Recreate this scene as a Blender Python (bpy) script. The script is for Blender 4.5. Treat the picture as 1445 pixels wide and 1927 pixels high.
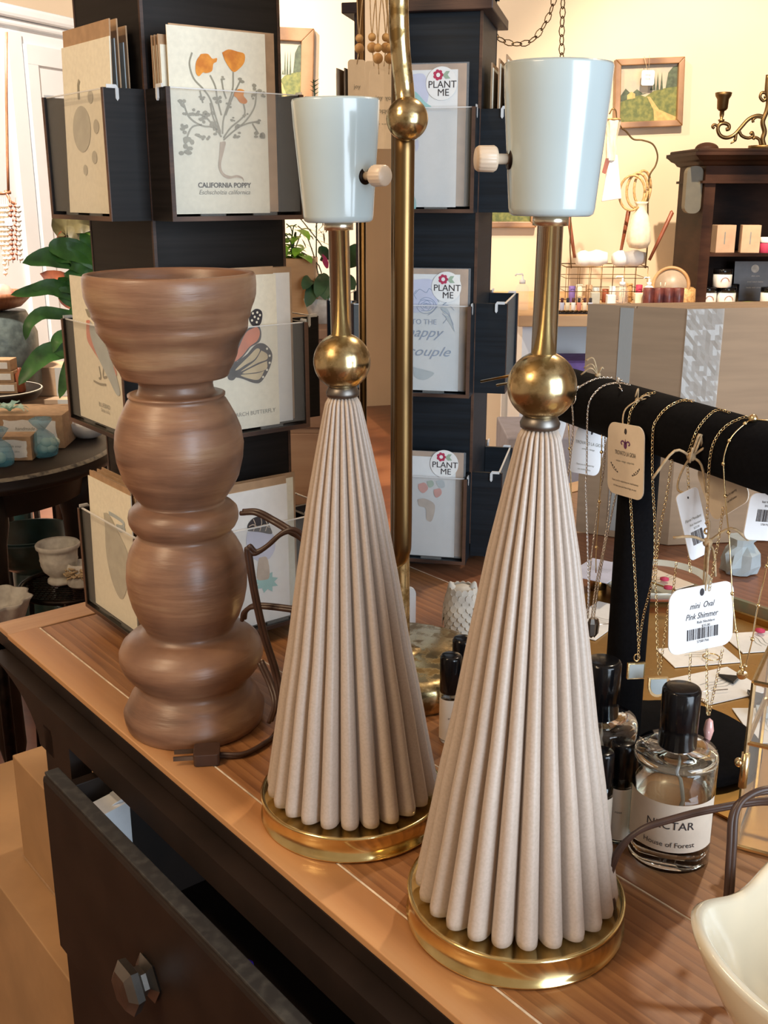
import bpy, bmesh, math, random
from mathutils import Vector, Matrix, Euler
random.seed(7)
V = Vector
for o in list(bpy.data.objects): bpy.data.objects.remove(o)
SC = bpy.context.scene
COL = SC.collection
R = math.radians
PI = math.pi

# ---------------------------------------------------------------- camera, world, lights, exposure
F = 2000.0; TH = R(16.8); H = 1.293; TZ = .85
cam = bpy.data.cameras.new('camera'); co = bpy.data.objects.new('camera', cam); COL.objects.link(co)
co.location = (0, 0, H); co.rotation_euler = (R(90) - TH, 0, 0)
cam.sensor_fit = 'VERTICAL'; cam.sensor_height = 24; cam.lens = 24 * F / 1927; cam.clip_start = .02
SC.camera = co
SC.view_settings.view_transform = 'Standard'
SC.view_settings.look = 'None'
SC.view_settings.gamma = 1
SC.view_settings.use_curve_mapping = False
SC.view_settings.exposure = 0.55
w = bpy.data.worlds.new('world'); SC.world = w; w.use_nodes = True
w.node_tree.nodes['Background'].inputs[0].default_value = (1.0, .78, .58, 1)
w.node_tree.nodes['Background'].inputs[1].default_value = .27

def aim(o, target):
    o.rotation_euler = (V(target) - o.location).to_track_quat('-Z', 'Y').to_euler()
def area(name, loc, target, sx, sy, col, power):
    l = bpy.data.lights.new(name, 'AREA'); l.shape = 'RECTANGLE'; l.size = sx; l.size_y = sy
    l.color = col; l.energy = power
    o = bpy.data.objects.new(name, l); COL.objects.link(o); o.location = loc; aim(o, target); return o
def spot(name, loc, target, col, power, ang, rad=.04, blend=.6):
    l = bpy.data.lights.new(name, 'SPOT'); l.color = col; l.energy = power; l.spot_size = R(ang); l.spot_blend = blend
    l.shadow_soft_size = rad
    o = bpy.data.objects.new(name, l); COL.objects.link(o); o.location = loc; aim(o, target); return o
COOL = (.72, .86, 1.0); WARM = (1.0, .74, .47); WARM2 = (1.0, .82, .6)
area('window_daylight', (1.75, -1.35, 1.42), (0.1, .9, 1.05), 1.7, 2.0, COOL, 76)
area('room_light', (-1.6, -.6, 2.6), (-.1, .9, .95), .7, .7, WARM, 18)
spot('track_spot_table', (.9, 1.9, 2.75), (.25, .9, .85), WARM2, 55, 55)
spot('track_spot_wall', (.75, 2.3, 2.85), (1.28, 4.2, 1.12), WARM2, 270, 50, .025)
spot('track_spot_back_wall', (-.5, 2.7, 2.85), (.2, 4.2, 1.3), WARM2, 95, 80, .04)
spot('fill_spot_left', (-1.2, 2.3, 2.8), (-1.7, 4.4, 1.1), (1, .9, .78), 420, 95, .05)  # unseen fill added to brighten the white cupboard
spot('fill_spot_floor', (-1.4, 2.6, 2.85), (-1.3, 3.6, 0), WARM2, 160, 70, .05)  # added fill, no fitting of its own, lights the floor at left
spot('track_spot_rack', (-1.0, .3, 2.6), (-.25, 1.1, 1.1), WARM, 28, 50, .05)

# ---------------------------------------------------------------- photograph geometry helpers
cs, sn = math.cos(TH), math.sin(TH)
C0 = V((0, 0, H))
def ray(px, py):
    b = -(py - 963.5)
    return V((px - 722.5, F * cs + b * sn, -F * sn + b * cs))
def onz(px, py, z=TZ):
    d = ray(px, py); return C0 + d * ((z - H) / d.z)
def ony(px, py, Y):
    d = ray(px, py); return C0 + d * (Y / d.y)
def onpl(px, py, p0, n):
    d = ray(px, py); return C0 + d * ((V(p0) - C0).dot(n) / d.dot(n))
def scl(Y, z=TZ):                          # metres per pixel at a place
    return (Y * cs + (H - z) * sn) / F
AZ = R(38.9)
A = V((-math.sin(AZ), math.cos(AZ), 0)); B = V((math.cos(AZ), math.sin(AZ), 0)); Z = V((0, 0, 1))
def AB(a, b, z=TZ): return A * a + B * b + V((0, 0, z))

# ---------------------------------------------------------------- objects
def link(o, parent=None):
    COL.objects.link(o)
    if parent: o.parent = parent
    return o
def tag(o, label, cat, group=None, kind=None):
    if label: o['label'] = label
    if cat: o['category'] = cat
    if group: o['group'] = group
    if kind: o['kind'] = kind
    return o
def thing(name, label, cat, loc=(0, 0, 0), rot=(0, 0, 0), group=None):
    o = bpy.data.objects.new(name, None); o.empty_display_size = .02
    o.location = loc; o.rotation_euler = rot
    return tag(link(o), label, cat, group)
def dup(o, parent=None, label=None, **k):
    c = o.copy(); COL.objects.link(c)
    if parent: c.parent = parent
    if label: c['label'] = label
    for ch in o.children: dup(ch, c)
    return c
class FR:                                   # a flat frame: origin, two in-plane axes, normal
    def __init__(s, o, u, v):
        s.o = V(o); s.u = V(u).normalized(); s.v = V(v).normalized(); s.n = s.u.cross(s.v)
    def p(s, x, y, z=0): return s.o + s.u * x + s.v * y + s.n * z
    def pix(s, px, py):
        q = onpl(px, py, s.o, s.n) - s.o; return (q.dot(s.u), q.dot(s.v))
    def m(s):
        return Matrix(((s.u.x, s.v.x, s.n.x, s.o.x), (s.u.y, s.v.y, s.n.y, s.o.y), (s.u.z, s.v.z, s.n.z, s.o.z), (0, 0, 0, 1)))
WORLD = FR((0, 0, 0), (1, 0, 0), (0, 1, 0))
def rrect(x0, y0, x1, y1, r, n=5):
    pts = []
    for cx, cy, a in ((x1 - r, y1 - r, 0), (x0 + r, y1 - r, 90), (x0 + r, y0 + r, 180), (x1 - r, y0 + r, 270)):
        for i in range(n + 1):
            t = R(a + 90 * i / n); pts.append((cx + r * math.cos(t), cy + r * math.sin(t)))
    return pts
def disc(x, y, r, n=20, ry=None):
    return [(x + r * math.cos(2 * PI * i / n), y + (ry or r) * math.sin(2 * PI * i / n)) for i in range(n)]
def smooth_path(pts, k=6):
    pts = [V(p) for p in pts]
    if len(pts) < 3: return pts
    out = []
    P = [pts[0] * 2 - pts[1]] + pts + [pts[-1] * 2 - pts[-2]]
    for i in range(1, len(P) - 2):
        a, b, c, d = P[i - 1:i + 3]
        for j in range(k):
            t = j / k
            out.append(.5 * ((2 * b) + (c - a) * t + (2 * a - 5 * b + 4 * c - d) * t * t + (3 * b - a - 3 * c + d) * t ** 3))
    out.append(pts[-1]); return out
class MB:
    def __init__(s): s.v = []; s.f = []; s.sm = []
    def add(s, vs, fs, sm=False):
        b = len(s.v); s.v += [V(x) for x in vs]
        for f in fs: s.f.append([b + i for i in f]); s.sm.append(sm)
        return s
    def box(s, p, u, v, w):                 # corner + three edge vectors
        p, u, v, w = V(p), V(u), V(v), V(w)
        vs = [p, p + u, p + u + v, p + v, p + w, p + u + w, p + u + v + w, p + v + w]
        return s.add(vs, [(0, 3, 2, 1), (4, 5, 6, 7), (0, 1, 5, 4), (1, 2, 6, 5), (2, 3, 7, 6), (3, 0, 4, 7)])
    def fbox(s, fr, x0, y0, z0, x1, y1, z1):
        return s.box(fr.p(x0, y0, z0), fr.u * (x1 - x0), fr.v * (y1 - y0), fr.n * (z1 - z0))
    def cbox(s, c, sx, sy, sz, rz=0):
        u = V((math.cos(rz), math.sin(rz), 0)); v = V((-math.sin(rz), math.cos(rz), 0))
        return s.box(V(c) - u * sx / 2 - v * sy / 2, u * sx, v * sy, V((0, 0, sz)))
    def prism(s, poly, fr=WORLD, z0=0, z1=.001, sm=False):
        n = len(poly)
        vs = [fr.p(x, y, z0) for x, y in poly] + [fr.p(x, y, z1) for x, y in poly]
        return s.add(vs, [tuple(range(n))[::-1], tuple(range(n, 2 * n))] + [(i, (i + 1) % n, n + (i + 1) % n, n + i) for i in range(n)])
    def flat(s, poly, fr, z=.0002):
        return s.add([fr.p(x, y, z) for x, y in poly], [tuple(range(len(poly)))])
    def lathe(s, prof, c=(0, 0, 0), n=48, ax=None, sm=True, rf=None, cap=True):
        c = V(c); vs = []; fs = []
        q = V(ax).normalized().to_track_quat('Z', 'Y') if ax else None
        for k, (r, z) in enumerate(prof):
            for i in range(n):
                t = 2 * PI * i / n; rr = rf(r, t, z, k) if rf else r
                p = V((rr * math.cos(t), rr * math.sin(t), z))
                vs.append(c + (q @ p if q else p))
        m = len(prof)
        for k in range(m - 1):
            for i in range(n):
                j = (i + 1) % n; fs.append((k * n + i, k * n + j, (k + 1) * n + j, (k + 1) * n + i))
        if cap and prof[0][0] > 1e-5: fs.append(tuple(range(n))[::-1])
        if cap and prof[-1][0] > 1e-5: fs.append(tuple(range((m - 1) * n, m * n)))
        return s.add(vs, fs, sm)
    def cyl(s, c, r, h, n=32, ax=None, bev=None):
        b = bev if bev is not None else min(r, h) * .08
        return s.lathe([(r - b, 0), (r, b), (r, h - b), (r - b, h)], c, n, ax)
    def ball(s, c, r, n=24, sz=1):
        return s.lathe([(max(r * math.sin(PI * k / 14), 1e-6), -r * sz * math.cos(PI * k / 14)) for k in range(15)], c, n)
    def tube(s, pts, r, n=8, sm=True, flat=1.0, up=None):
        pts = [V(p) for p in pts]; m = len(pts); vs = []; fs = []; prev = up and V(up)
        for k, p in enumerate(pts):
            t = (pts[min(k + 1, m - 1)] - pts[max(k - 1, 0)]).normalized()
            if prev is None: prev = V((0, 0, 1)) if abs(t.z) < .9 else V((1, 0, 0))
            a = (prev - t * prev.dot(t));
            if a.length < 1e-6: a = t.orthogonal()
            a.normalize(); b = t.cross(a); prev = a
            rr = r[k] if isinstance(r, (list, tuple)) else r
            for i in range(n):
                g = 2 * PI * i / n; vs.append(p + a * rr * math.cos(g) + b * rr * flat * math.sin(g))
        for k in range(m - 1):
            for i in range(n):
                j = (i + 1) % n; fs.append((k * n + i, k * n + j, (k + 1) * n + j, (k + 1) * n + i))
        fs.append(tuple(range(n))[::-1]); fs.append(tuple(range((m - 1) * n, m * n)))
        return s.add(vs, fs, sm)
    def ribbon(s, pts, wd, fr, z=.0002, taper=None):    # flat stroke drawn on a frame; pts (x,y)
        m = len(pts); vs = []; fs = []
        for k, (x, y) in enumerate(pts):
            x0, y0 = pts[max(k - 1, 0)][:2]; x1, y1 = pts[min(k + 1, m - 1)][:2]
            dx, dy = x1 - x0, y1 - y0; L = math.hypot(dx, dy) or 1
            ww = wd * (taper[0] + (taper[1] - taper[0]) * k / max(m - 1, 1) if taper else 1) / 2
            vs += [fr.p(x - dy / L * ww, y + dx / L * ww, z), fr.p(x + dy / L * ww, y - dx / L * ww, z)]
        for k in range(m - 1): fs.append((2 * k, 2 * k + 1, 2 * k + 3, 2 * k + 2))
        return s.add(vs, fs)
    def chain(s, pts, L=.0032, wd=.0018, r=.00035):
        P = [V(p) for p in pts]; d = [0]
        for i in range(1, len(P)): d.append(d[-1] + (P[i] - P[i - 1]).length)
        n = max(int(d[-1] / (L * .78)), 1); j = 0
        for i in range(n):
            t = (i + .5) * d[-1] / n
            while j < len(d) - 2 and d[j + 1] < t: j += 1
            q = (t - d[j]) / max(d[j + 1] - d[j], 1e-9); p = P[j].lerp(P[j + 1], q); ax = (P[j + 1] - P[j]).normalized()
            sd = ax.cross(V((0, 1, 0)));
            if sd.length < .1: sd = ax.cross(V((0, 0, 1)))
            sd.normalize(); nn = ax.cross(sd)
            if i % 2: sd = (sd + nn * 1.2).normalized(); nn = ax.cross(sd)
            vs = []; fs = []; K = 8
            for a in range(K):
                g = 2 * PI * a / K; c = p + ax * (L / 2 * math.cos(g)) + sd * (wd / 2 * math.sin(g)); o = (ax * math.cos(g) + sd * math.sin(g)).normalized()
                for b in range(3):
                    h = 2 * PI * b / 3; vs.append(c + o * r * math.cos(h) + nn * r * math.sin(h))
            for a in range(K):
                for b in range(3):
                    fs.append((a * 3 + b, a * 3 + (b + 1) % 3, ((a + 1) % K) * 3 + (b + 1) % 3, ((a + 1) % K) * 3 + b))
            s.add(vs, fs, True)
        return s
    def leaf(s, p, d, L, W, droop=.5, side=None, fold=.15, n=7, wave=0):
        p = V(p); d = V(d).normalized(); sd = (V(side) if side else d.cross(Z))
        if sd.length < .05: sd = V((1, 0, 0))
        sd.normalize(); rows = []; q = p.copy(); dd = d.copy()
        for k in range(n + 1):
            t = k / n; wv = W / 2 * (math.sin(PI * min(t * .93 + .05, 1)) ** .8) * (1 - .35 * t)
            if k == n: wv = W * .015
            up = sd.cross(dd).normalized()
            ww = up * (wave * W * math.sin(t * 13))
            rows.append((q - sd * wv + up * wv * fold * 2 + ww, q.copy(), q + sd * wv + up * wv * fold * 2 - ww))
            q = q + dd * (L / n); dd = (dd - Z * droop / n).normalized()
        vs = [x for r_ in rows for x in r_]; fs = []
        for k in range(n):
            for j in (0, 1): fs.append((3 * k + j, 3 * k + j + 1, 3 * k + j + 4, 3 * k + j + 3))
        return s.add(vs, fs, True)
    def build(s, name, m, parent=None, world=True, bev=0, label=None):
        me = bpy.data.meshes.new(name)
        off = V(parent_loc(parent)) if (parent and world) else V((0, 0, 0))
        me.from_pydata([tuple(x - off) for x in s.v], [], s.f)
        me.polygons.foreach_set('use_smooth', s.sm)
        me.validate(); me.update()
        bm = bmesh.new(); bm.from_mesh(me); bmesh.ops.recalc_face_normals(bm, faces=bm.faces)
        if bev: bmesh.ops.bevel(bm, geom=list(bm.edges), offset=bev, segments=2, affect='EDGES', profile=.5, clamp_overlap=True)
        bm.to_mesh(me); bm.free()
        me.materials.append(m)
        o = bpy.data.objects.new(name, me); link(o, parent)
        if label: o['label'] = label
        return o
def parent_loc(p):
    l = V((0, 0, 0))
    while p: l = l + V(p.location); p = p.parent
    return l
def text(name, body, fr, x, y, size, m, parent=None, z=.0004, shear=0, align='CENTER', wide=1.0, bold=0, world=True):
    cu = bpy.data.curves.new(name, 'FONT'); cu.body = body; cu.size = size; cu.align_x = align; cu.shear = shear; cu.resolution_u = 3
    cu.offset = bold; cu.align_y = 'CENTER'
    o = bpy.data.objects.new(name, cu); COL.objects.link(o)
    bpy.context.view_layer.update()
    me = bpy.data.meshes.new_from_object(o.evaluated_get(bpy.context.evaluated_depsgraph_get()))
    bpy.data.objects.remove(o)
    off = V(parent_loc(parent)) if (parent and world) else V((0, 0, 0))
    for v in me.vertices: v.co = fr.p(x + v.co.x * wide, y + v.co.y, z) - off
    me.materials.clear(); me.materials.append(m); me.name = name
    return link(bpy.data.objects.new(name, me), parent)

# ---------------------------------------------------------------- procedural materials
def nt(name):
    m = bpy.data.materials.new(name); m.use_nodes = True
    return m, m.node_tree.nodes, m.node_tree.links, m.node_tree.nodes['Principled BSDF']
def ramp(ns, ls, fac, stops):
    r = ns.new('ShaderNodeValToRGB'); e = r.color_ramp.elements
    while len(e) < len(stops): e.new(.5)
    for i, (p, c) in enumerate(stops): e[i].position = p; e[i].color = (*c, 1)
    ls.new(fac, r.inputs[0]); return r
def mat(name, c, rough=.5, metal=0, var=.12, scale=30, bump=0, c2=None, stretch=(1, 1, 1), rotz=0, coat=0, spec=None, detail=4, bscale=None, contrast=(.35, .65), rvar=0, trans=0, alpha=1, sheen=0, ior=None):
    m, ns, ls, b = nt(name)
    tc = ns.new('ShaderNodeTexCoord'); mp = ns.new('ShaderNodeMapping'); mp.inputs['Scale'].default_value = stretch
    mr = ns.new('ShaderNodeMapping'); mr.inputs['Rotation'].default_value = (0, 0, rotz)
    ls.new(tc.outputs['Object'], mr.inputs[0]); ls.new(mr.outputs[0], mp.inputs[0])
    n = ns.new('ShaderNodeTexNoise'); n.inputs['Scale'].default_value = scale; n.inputs['Detail'].default_value = detail
    ls.new(mp.outputs[0], n.inputs['Vector'])
    d = c2 or tuple(x * (1 - var) for x in c); u = c if c2 else tuple(min(x * (1 + var * .5), 1) for x in c)
    r = ramp(ns, ls, n.outputs[0], [(contrast[0], d), (contrast[1], u)])
    ls.new(r.outputs[0], b.inputs['Base Color'])
    b.inputs['Roughness'].default_value = rough; b.inputs['Metallic'].default_value = metal
    if rvar:
        q = ns.new('ShaderNodeMapRange'); q.inputs[3].default_value = rough + rvar; q.inputs[4].default_value = rough - rvar * .5
        q.inputs[1].default_value = contrast[0]; q.inputs[2].default_value = contrast[1]
        ls.new(n.outputs[0], q.inputs[0]); ls.new(q.outputs[0], b.inputs['Roughness'])
    if coat: b.inputs['Coat Weight'].default_value = coat; b.inputs['Coat Roughness'].default_value = .08
    if spec is not None: b.inputs['Specular IOR Level'].default_value = spec
    if trans: b.inputs['Transmission Weight'].default_value = trans
    if ior: b.inputs['IOR'].default_value = ior
    if sheen: b.inputs['Sheen Weight'].default_value = sheen
    if alpha < 1: b.inputs['Alpha'].default_value = alpha
    if bump:
        bp = ns.new('ShaderNodeBump'); bp.inputs['Strength'].default_value = bump; bp.inputs['Distance'].default_value = .002
        if bscale:
            n2 = ns.new('ShaderNodeTexNoise'); n2.inputs['Scale'].default_value = bscale; n2.inputs['Detail'].default_value = 3
            ls.new(mp.outputs[0], n2.inputs['Vector']); ls.new(n2.outputs[0], bp.inputs['Height'])
        else: ls.new(n.outputs[0], bp.inputs['Height'])
        ls.new(bp.outputs[0], b.inputs['Normal'])
    return m
def wood(name, cols, scale=6, stretch=(14, 1.2, 14), rotz=0, rough=.4, bump=.15, wave=3.0, dist=6, coat=0, rot=None, saw=False, wmix=.5):
    m, ns, ls, b = nt(name)
    tc = ns.new('ShaderNodeTexCoord'); mr = ns.new('ShaderNodeMapping'); mp = ns.new('ShaderNodeMapping')
    mr.inputs['Rotation'].default_value = rot or (0, 0, rotz); mp.inputs['Scale'].default_value = stretch
    ls.new(tc.outputs['Object'], mr.inputs[0]); ls.new(mr.outputs[0], mp.inputs[0])
    n = ns.new('ShaderNodeTexNoise'); n.inputs['Scale'].default_value = scale; n.inputs['Detail'].default_value = 5; n.inputs['Roughness'].default_value = .6
    ls.new(mp.outputs[0], n.inputs['Vector'])
    wv = ns.new('ShaderNodeTexWave'); wv.inputs['Scale'].default_value = wave; wv.inputs['Distortion'].default_value = dist; wv.inputs['Detail'].default_value = 3
    wv.inputs['Detail Scale'].default_value = .8
    if saw: wv.wave_profile = 'SAW'
    mp2 = ns.new('ShaderNodeMapping'); mp2.inputs['Scale'].default_value = tuple(x * .22 for x in stretch)
    ls.new(mr.outputs[0], mp2.inputs[0]); ls.new(mp2.outputs[0], wv.inputs['Vector'])
    mx = ns.new('ShaderNodeMix'); mx.inputs[0].default_value = wmix
    ls.new(n.outputs[0], mx.inputs[2]); ls.new(wv.outputs['Fac'], mx.inputs[3])
    r = ramp(ns, ls, mx.outputs[0], [(.22, cols[0]), (.5, cols[1]), (.75, cols[2])])
    ls.new(r.outputs[0], b.inputs['Base Color']); b.inputs['Roughness'].default_value = rough
    if coat: b.inputs['Coat Weight'].default_value = coat; b.inputs['Coat Roughness'].default_value = .15
    bp = ns.new('ShaderNodeBump'); bp.inputs['Strength'].default_value = bump; bp.inputs['Distance'].default_value = .001
    ls.new(n.outputs[0], bp.inputs['Height']); ls.new(bp.outputs[0], b.inputs['Normal'])
    return m
def glass(name, c=(1, 1, 1), rough=0.0, ior=1.45, thin=False, op=.15):
    m, ns, ls, b = nt(name)
    n = ns.new('ShaderNodeTexNoise'); n.inputs['Scale'].default_value = 40
    if thin:                                 # sheet: mostly clear, a little sheen of its own
        b.inputs['Roughness'].default_value = rough; b.inputs['Base Color'].default_value = (*c, 1)
        r = ns.new('ShaderNodeMapRange'); r.inputs[3].default_value = op * .92; r.inputs[4].default_value = op * 1.08
        ls.new(n.outputs[0], r.inputs[0]); ls.new(r.outputs[0], b.inputs['Alpha'])
    else:
        r = ramp(ns, ls, n.outputs[0], [(.3, tuple(x * .98 for x in c)), (.7, c)])
        ls.new(r.outputs[0], b.inputs['Base Color'])
        b.inputs['Transmission Weight'].default_value = 1; b.inputs['Roughness'].default_value = rough; b.inputs['IOR'].default_value = ior
    return m
M = {}
RA = -math.atan2(A.y, A.x) + PI / 2           # turns the table's long direction onto texture Y
M['table'] = wood('oak_board', [(.15, .058, .02), (.27, .115, .042), (.36, .168, .064)], 5, (34, 1.6, 34), RA, .42, .2, 4.2, 11, .08, saw=True, wmix=.28)
M['border'] = wood('oak_border', [(.36, .165, .062), (.48, .235, .095), (.55, .29, .125)], 4, (16, 1.0, 16), RA, .36, .12, 2, 4, .25)
M['endgrain'] = wood('oak_end', [(.40, .21, .10), (.56, .33, .17), (.66, .42, .24)], 5, (1.5, 16, 16), RA, .42, .2, 2, 5, .15)
M['inlay'] = mat('worn_inlay', (.72, .60, .46), .5, var=.35, scale=60)
M['black'] = mat('black_paint', (.016, .009, .006), .5, var=.3, scale=20, bump=.05, spec=.3)
M['worn'] = mat('worn_black_edge', (.05, .05, .045), .5, c2=(.02, .02, .02), scale=120, contrast=(.45, .75))
M['ply'] = wood('plywood_edge', [(.025, .011, .007), (.06, .028, .017), (.10, .05, .03)], 10, (3, 3, 60), 0, .5, .1, 6, 2)
M['rackbk1'] = mat('rack_black', (.010, .008, .0075), .5, spec=.22, var=.35, scale=8, stretch=(1, 1, 30), bump=.06)
M['rackbk'] = mat('rack_navy_black', (.008, .012, .017), .5, spec=.3, var=.35, scale=8, stretch=(1, 1, 30), bump=.06)
M['brass'] = mat('polished_brass', (.88, .72, .36), .16, 1, c2=(.62, .44, .17), scale=40, rvar=.06, contrast=(.3, .7))
M['brassold'] = mat('tarnished_brass', (.66, .52, .28), .27, 1, c2=(.20, .13, .05), scale=75, rvar=.16, contrast=(.40, .55), detail=9)
M['bronze'] = mat('antique_brass', (.22, .135, .055), .36, 1, c2=(.12, .07, .03), scale=25, rvar=.1, stretch=(1, 1, .3), detail=6)
M['stem'] = mat('lamp_stem_brass', (.88, .82, .66), .27, 1, c2=(.70, .60, .38), scale=60, rvar=.04, contrast=(.25, .6), stretch=(1, 1, .15), detail=7)
M['pewter'] = mat('grey_metal', (.22, .2, .18), .4, 1, var=.3)
M['enamel'] = mat('pale_enamel', (.47, .56, .57), .2, 0, var=.05, scale=14, coat=.5, bump=.02)
M['ceramic'] = mat('fluted_ceramic', (.49, .405, .34), .36, 0, c2=(.445, .365, .30), scale=600, contrast=(.35, .6), detail=2, spec=.5)
M['ivory'] = mat('ivory_plastic', (.66, .52, .38), .35, var=.1)
M['velvet'] = mat('black_velvet', (.004, .004, .005), .95, var=.3, scale=400, sheen=.0, spec=.1)
M['cord'] = mat('brown_cord', (.055, .028, .02), .4, var=.2, scale=80)
M['kraft'] = mat('kraft_paper', (.42, .27, .155), .8, var=.12, scale=90)
M['cardboard'] = mat('cardboard', (.36, .24, .145), .75, var=.10, scale=8, stretch=(1, 1, 12))
M['boxdark'] = mat('brown_board', (.40, .235, .11), .7, var=.12, scale=12)
M['paper'] = mat('seed_paper', (.80, .76, .62), .85, var=.05, scale=220, bump=.1)
M['white'] = mat('white_card', (.80, .80, .78), .7, var=.03, scale=120)
M['tagc'] = mat('cream_tag', (.74, .64, .52), .7, var=.04, scale=100)
M['tagw'] = mat('white_tag', (.80, .81, .83), .55, var=.03, scale=100)
M['frost'] = glass('frosted_acrylic', (.66, .66, .63), .35, thin=True, op=.10)
M['clear'] = glass('clear_sleeve', (.8, .85, .9), .08, thin=True, op=.10)
M['acedge'] = glass('acrylic_edge', (.85, .87, .88), .15, thin=True, op=.62)
M['glass'] = glass('bottle_glass', (.96, .98, .97), 0, 1.45)
M['liquid'] = glass('perfume', (.93, .90, .74), 0, 1.36)
M['pane'] = glass('box_glass', (.9, .9, .85), .03, thin=True, op=.14)
M['blackgloss'] = mat('black_gloss', (.004, .004, .005), .16, var=.2, spec=.35)
M['ink'] = mat('dark_ink', (.035, .03, .035), .7, var=.2)
M['greyink'] = mat('grey_ink', (.26, .26, .23), .8, var=.15)
M['blueink'] = mat('blue_grey_ink', (.20, .27, .40), .8, var=.2, scale=60)
M['stalk'] = mat('sepia_stem', (.33, .31, .24), .85, var=.2)
M['root'] = mat('root_wash', (.50, .40, .31), .85, var=.15, scale=100)
M['poppy'] = mat('poppy_orange', (.82, .33, .05), .8, c2=(.62, .20, .03), scale=120)
M['pink'] = mat('crimson_print', (.50, .04, .10), .7, var=.15)
M['sage'] = mat('sage_print', (.36, .48, .36), .7, var=.15)
M['leaf'] = mat('green_leaf', (.055, .20, .035), .38, c2=(.02, .095, .018), scale=25)
M['leafl'] = mat('lime_leaf', (.32, .58, .05), .45, c2=(.18, .40, .03), scale=30)
M['leafd'] = mat('dark_leaf', (.04, .10, .035), .4, c2=(.02, .05, .02), scale=25)
M['leafo'] = mat('olive_leaf', (.16, .13, .05), .45, c2=(.07, .06, .025), scale=30)
M['leafr'] = mat('rust_leaf', (.38, .10, .04), .45, c2=(.12, .03, .02), scale=30)
M['wall'] = mat('cream_wall', (.70, .57, .42), .8, var=.05, scale=3, bump=.03)
M['wallw'] = mat('white_panel_paint', (.76, .78, .80), .5, var=.03, scale=5)
M['ceil'] = mat('ceiling_paint', (.62, .52, .42), .85, var=.04)
M['floor'] = wood('red_floor', [(.11, .03, .012), (.20, .062, .024), (.28, .10, .04)], 3, (1.2, 9, 9), R(20), .35, .1, 2, 4, .2)
M['dresser'] = wood('pale_oak', [(.26, .14, .075), (.38, .225, .13), (.47, .30, .18)], 4, (1.0, 9, 12), 0, .5, .15, 2, 6)
M['hutch'] = wood('dark_walnut', [(.012, .005, .003), (.028, .011, .006), (.048, .02, .011)], 5, (3, 3, 14), 0, .6, .1, 2, 4, 0)
M['hutch'].node_tree.nodes['Principled BSDF'].inputs['Specular IOR Level'].default_value = .12
M['ltwood'] = wood('honey_wood', [(.36, .19, .075), (.52, .30, .13), (.62, .39, .19)], 5, (1.2, 9, 9), 0, .45, .1, 2, 5)
M['redwood'] = wood('red_brown_wood', [(.16, .06, .028), (.24, .095, .044), (.29, .12, .058)], 5, (30, 1.6, 30), RA, .4, .15, 4, 10, .1, saw=True, wmix=.28)
M['greenpaint'] = mat('worn_green_edge', (.17, .17, .10), .6, c2=(.25, .17, .09), scale=50)
M['goldtray'] = mat('gold_tray', (.62, .38, .13), .30, 1, c2=(.42, .24, .07), scale=18, rvar=.08)
M['gold'] = mat('gold_chain', (.85, .66, .36), .22, 1, var=.1, scale=200)
M['silver'] = mat('silver_chain', (.85, .83, .80), .2, 1, var=.1, scale=200)
M['twine'] = mat('jute_twine', (.50, .37, .22), .9, var=.25, scale=300)
M['stonew'] = mat('white_stone', (.66, .63, .56), .75, c2=(.50, .47, .42), scale=60, bump=.3)
M['cream'] = mat('cream_glaze', (.76, .70, .54), .14, var=.03, scale=10, coat=.6)
M['darkmetal'] = mat('dark_iron', (.03, .022, .018), .45, 1, c2=(.012, .01, .01), scale=40)
M['teal'] = mat('teal_glaze', (.03, .07, .065), .3, c2=(.015, .035, .03), scale=20)
M['organza'] = glass('blue_organza', (.12, .42, .58), .5, thin=True, op=.42)
M['organzag'] = glass('pale_green_organza', (.35, .62, .56), .5, thin=True, op=.6)
M['soap'] = mat('pale_green_soap', (.62, .74, .62), .5, var=.1)
M['greytex'] = mat('grey_textured_glass', (.10, .125, .12), .35, c2=(.05, .065, .065), scale=50, bump=.4)
M['tape'] = glass('packing_tape', (.55, .55, .52), .12, thin=True, op=.5)
M['purple'] = mat('purple_cloth', (.20, .13, .42), .7, var=.2)
M['indigo'] = mat('indigo_plastic', (.05, .02, .45), .35, var=.2)
M['linen'] = mat('linen', (.80, .70, .52), .85, var=.1, scale=80)
M['wicker'] = mat('bamboo_ring', (.62, .40, .17), .5, c2=(.38, .2, .07), scale=140)
M['redbrown'] = mat('red_brown_stain', (.26, .07, .03), .4, var=.3, scale=20)
M['amber'] = mat('burgundy_candle', (.16, .04, .03), .35, c2=(.05, .015, .02), scale=30)
M['grass'] = mat('meadow_paint', (.20, .20, .05), .6, c2=(.09, .11, .03), scale=60)
M['skyp'] = mat('dusk_sky_paint', (.50, .40, .28), .6, c2=(.36, .33, .27), scale=20)
M['hillp'] = mat('dark_hill_paint', (.07, .09, .05), .6, var=.4, scale=60)
M['pathp'] = mat('path_paint', (.50, .34, .12), .6, var=.2, scale=60)
M['skinp'] = mat('soft_grey_wash', (.48, .46, .38), .85, var=.12, scale=60)
M['bluew'] = mat('blue_grey_wash', (.42, .48, .50), .85, var=.1, scale=60)
M['tealw'] = mat('teal_wash', (.30, .56, .54), .85, var=.1, scale=60)
M['lilac'] = mat('lilac_wash', (.56, .58, .72), .85, var=.1, scale=40)
M['rosew'] = mat('coral_wash', (.66, .26, .20), .85, var=.15, scale=60)
M['moth'] = mat('monarch_orange', (.66, .20, .10), .8, var=.15, scale=60)
M['mothy'] = mat('monarch_pale', (.62, .50, .30), .8, var=.15, scale=60)
M['bone'] = mat('white_glaze', (.74, .73, .70), .3, var=.05)
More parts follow.
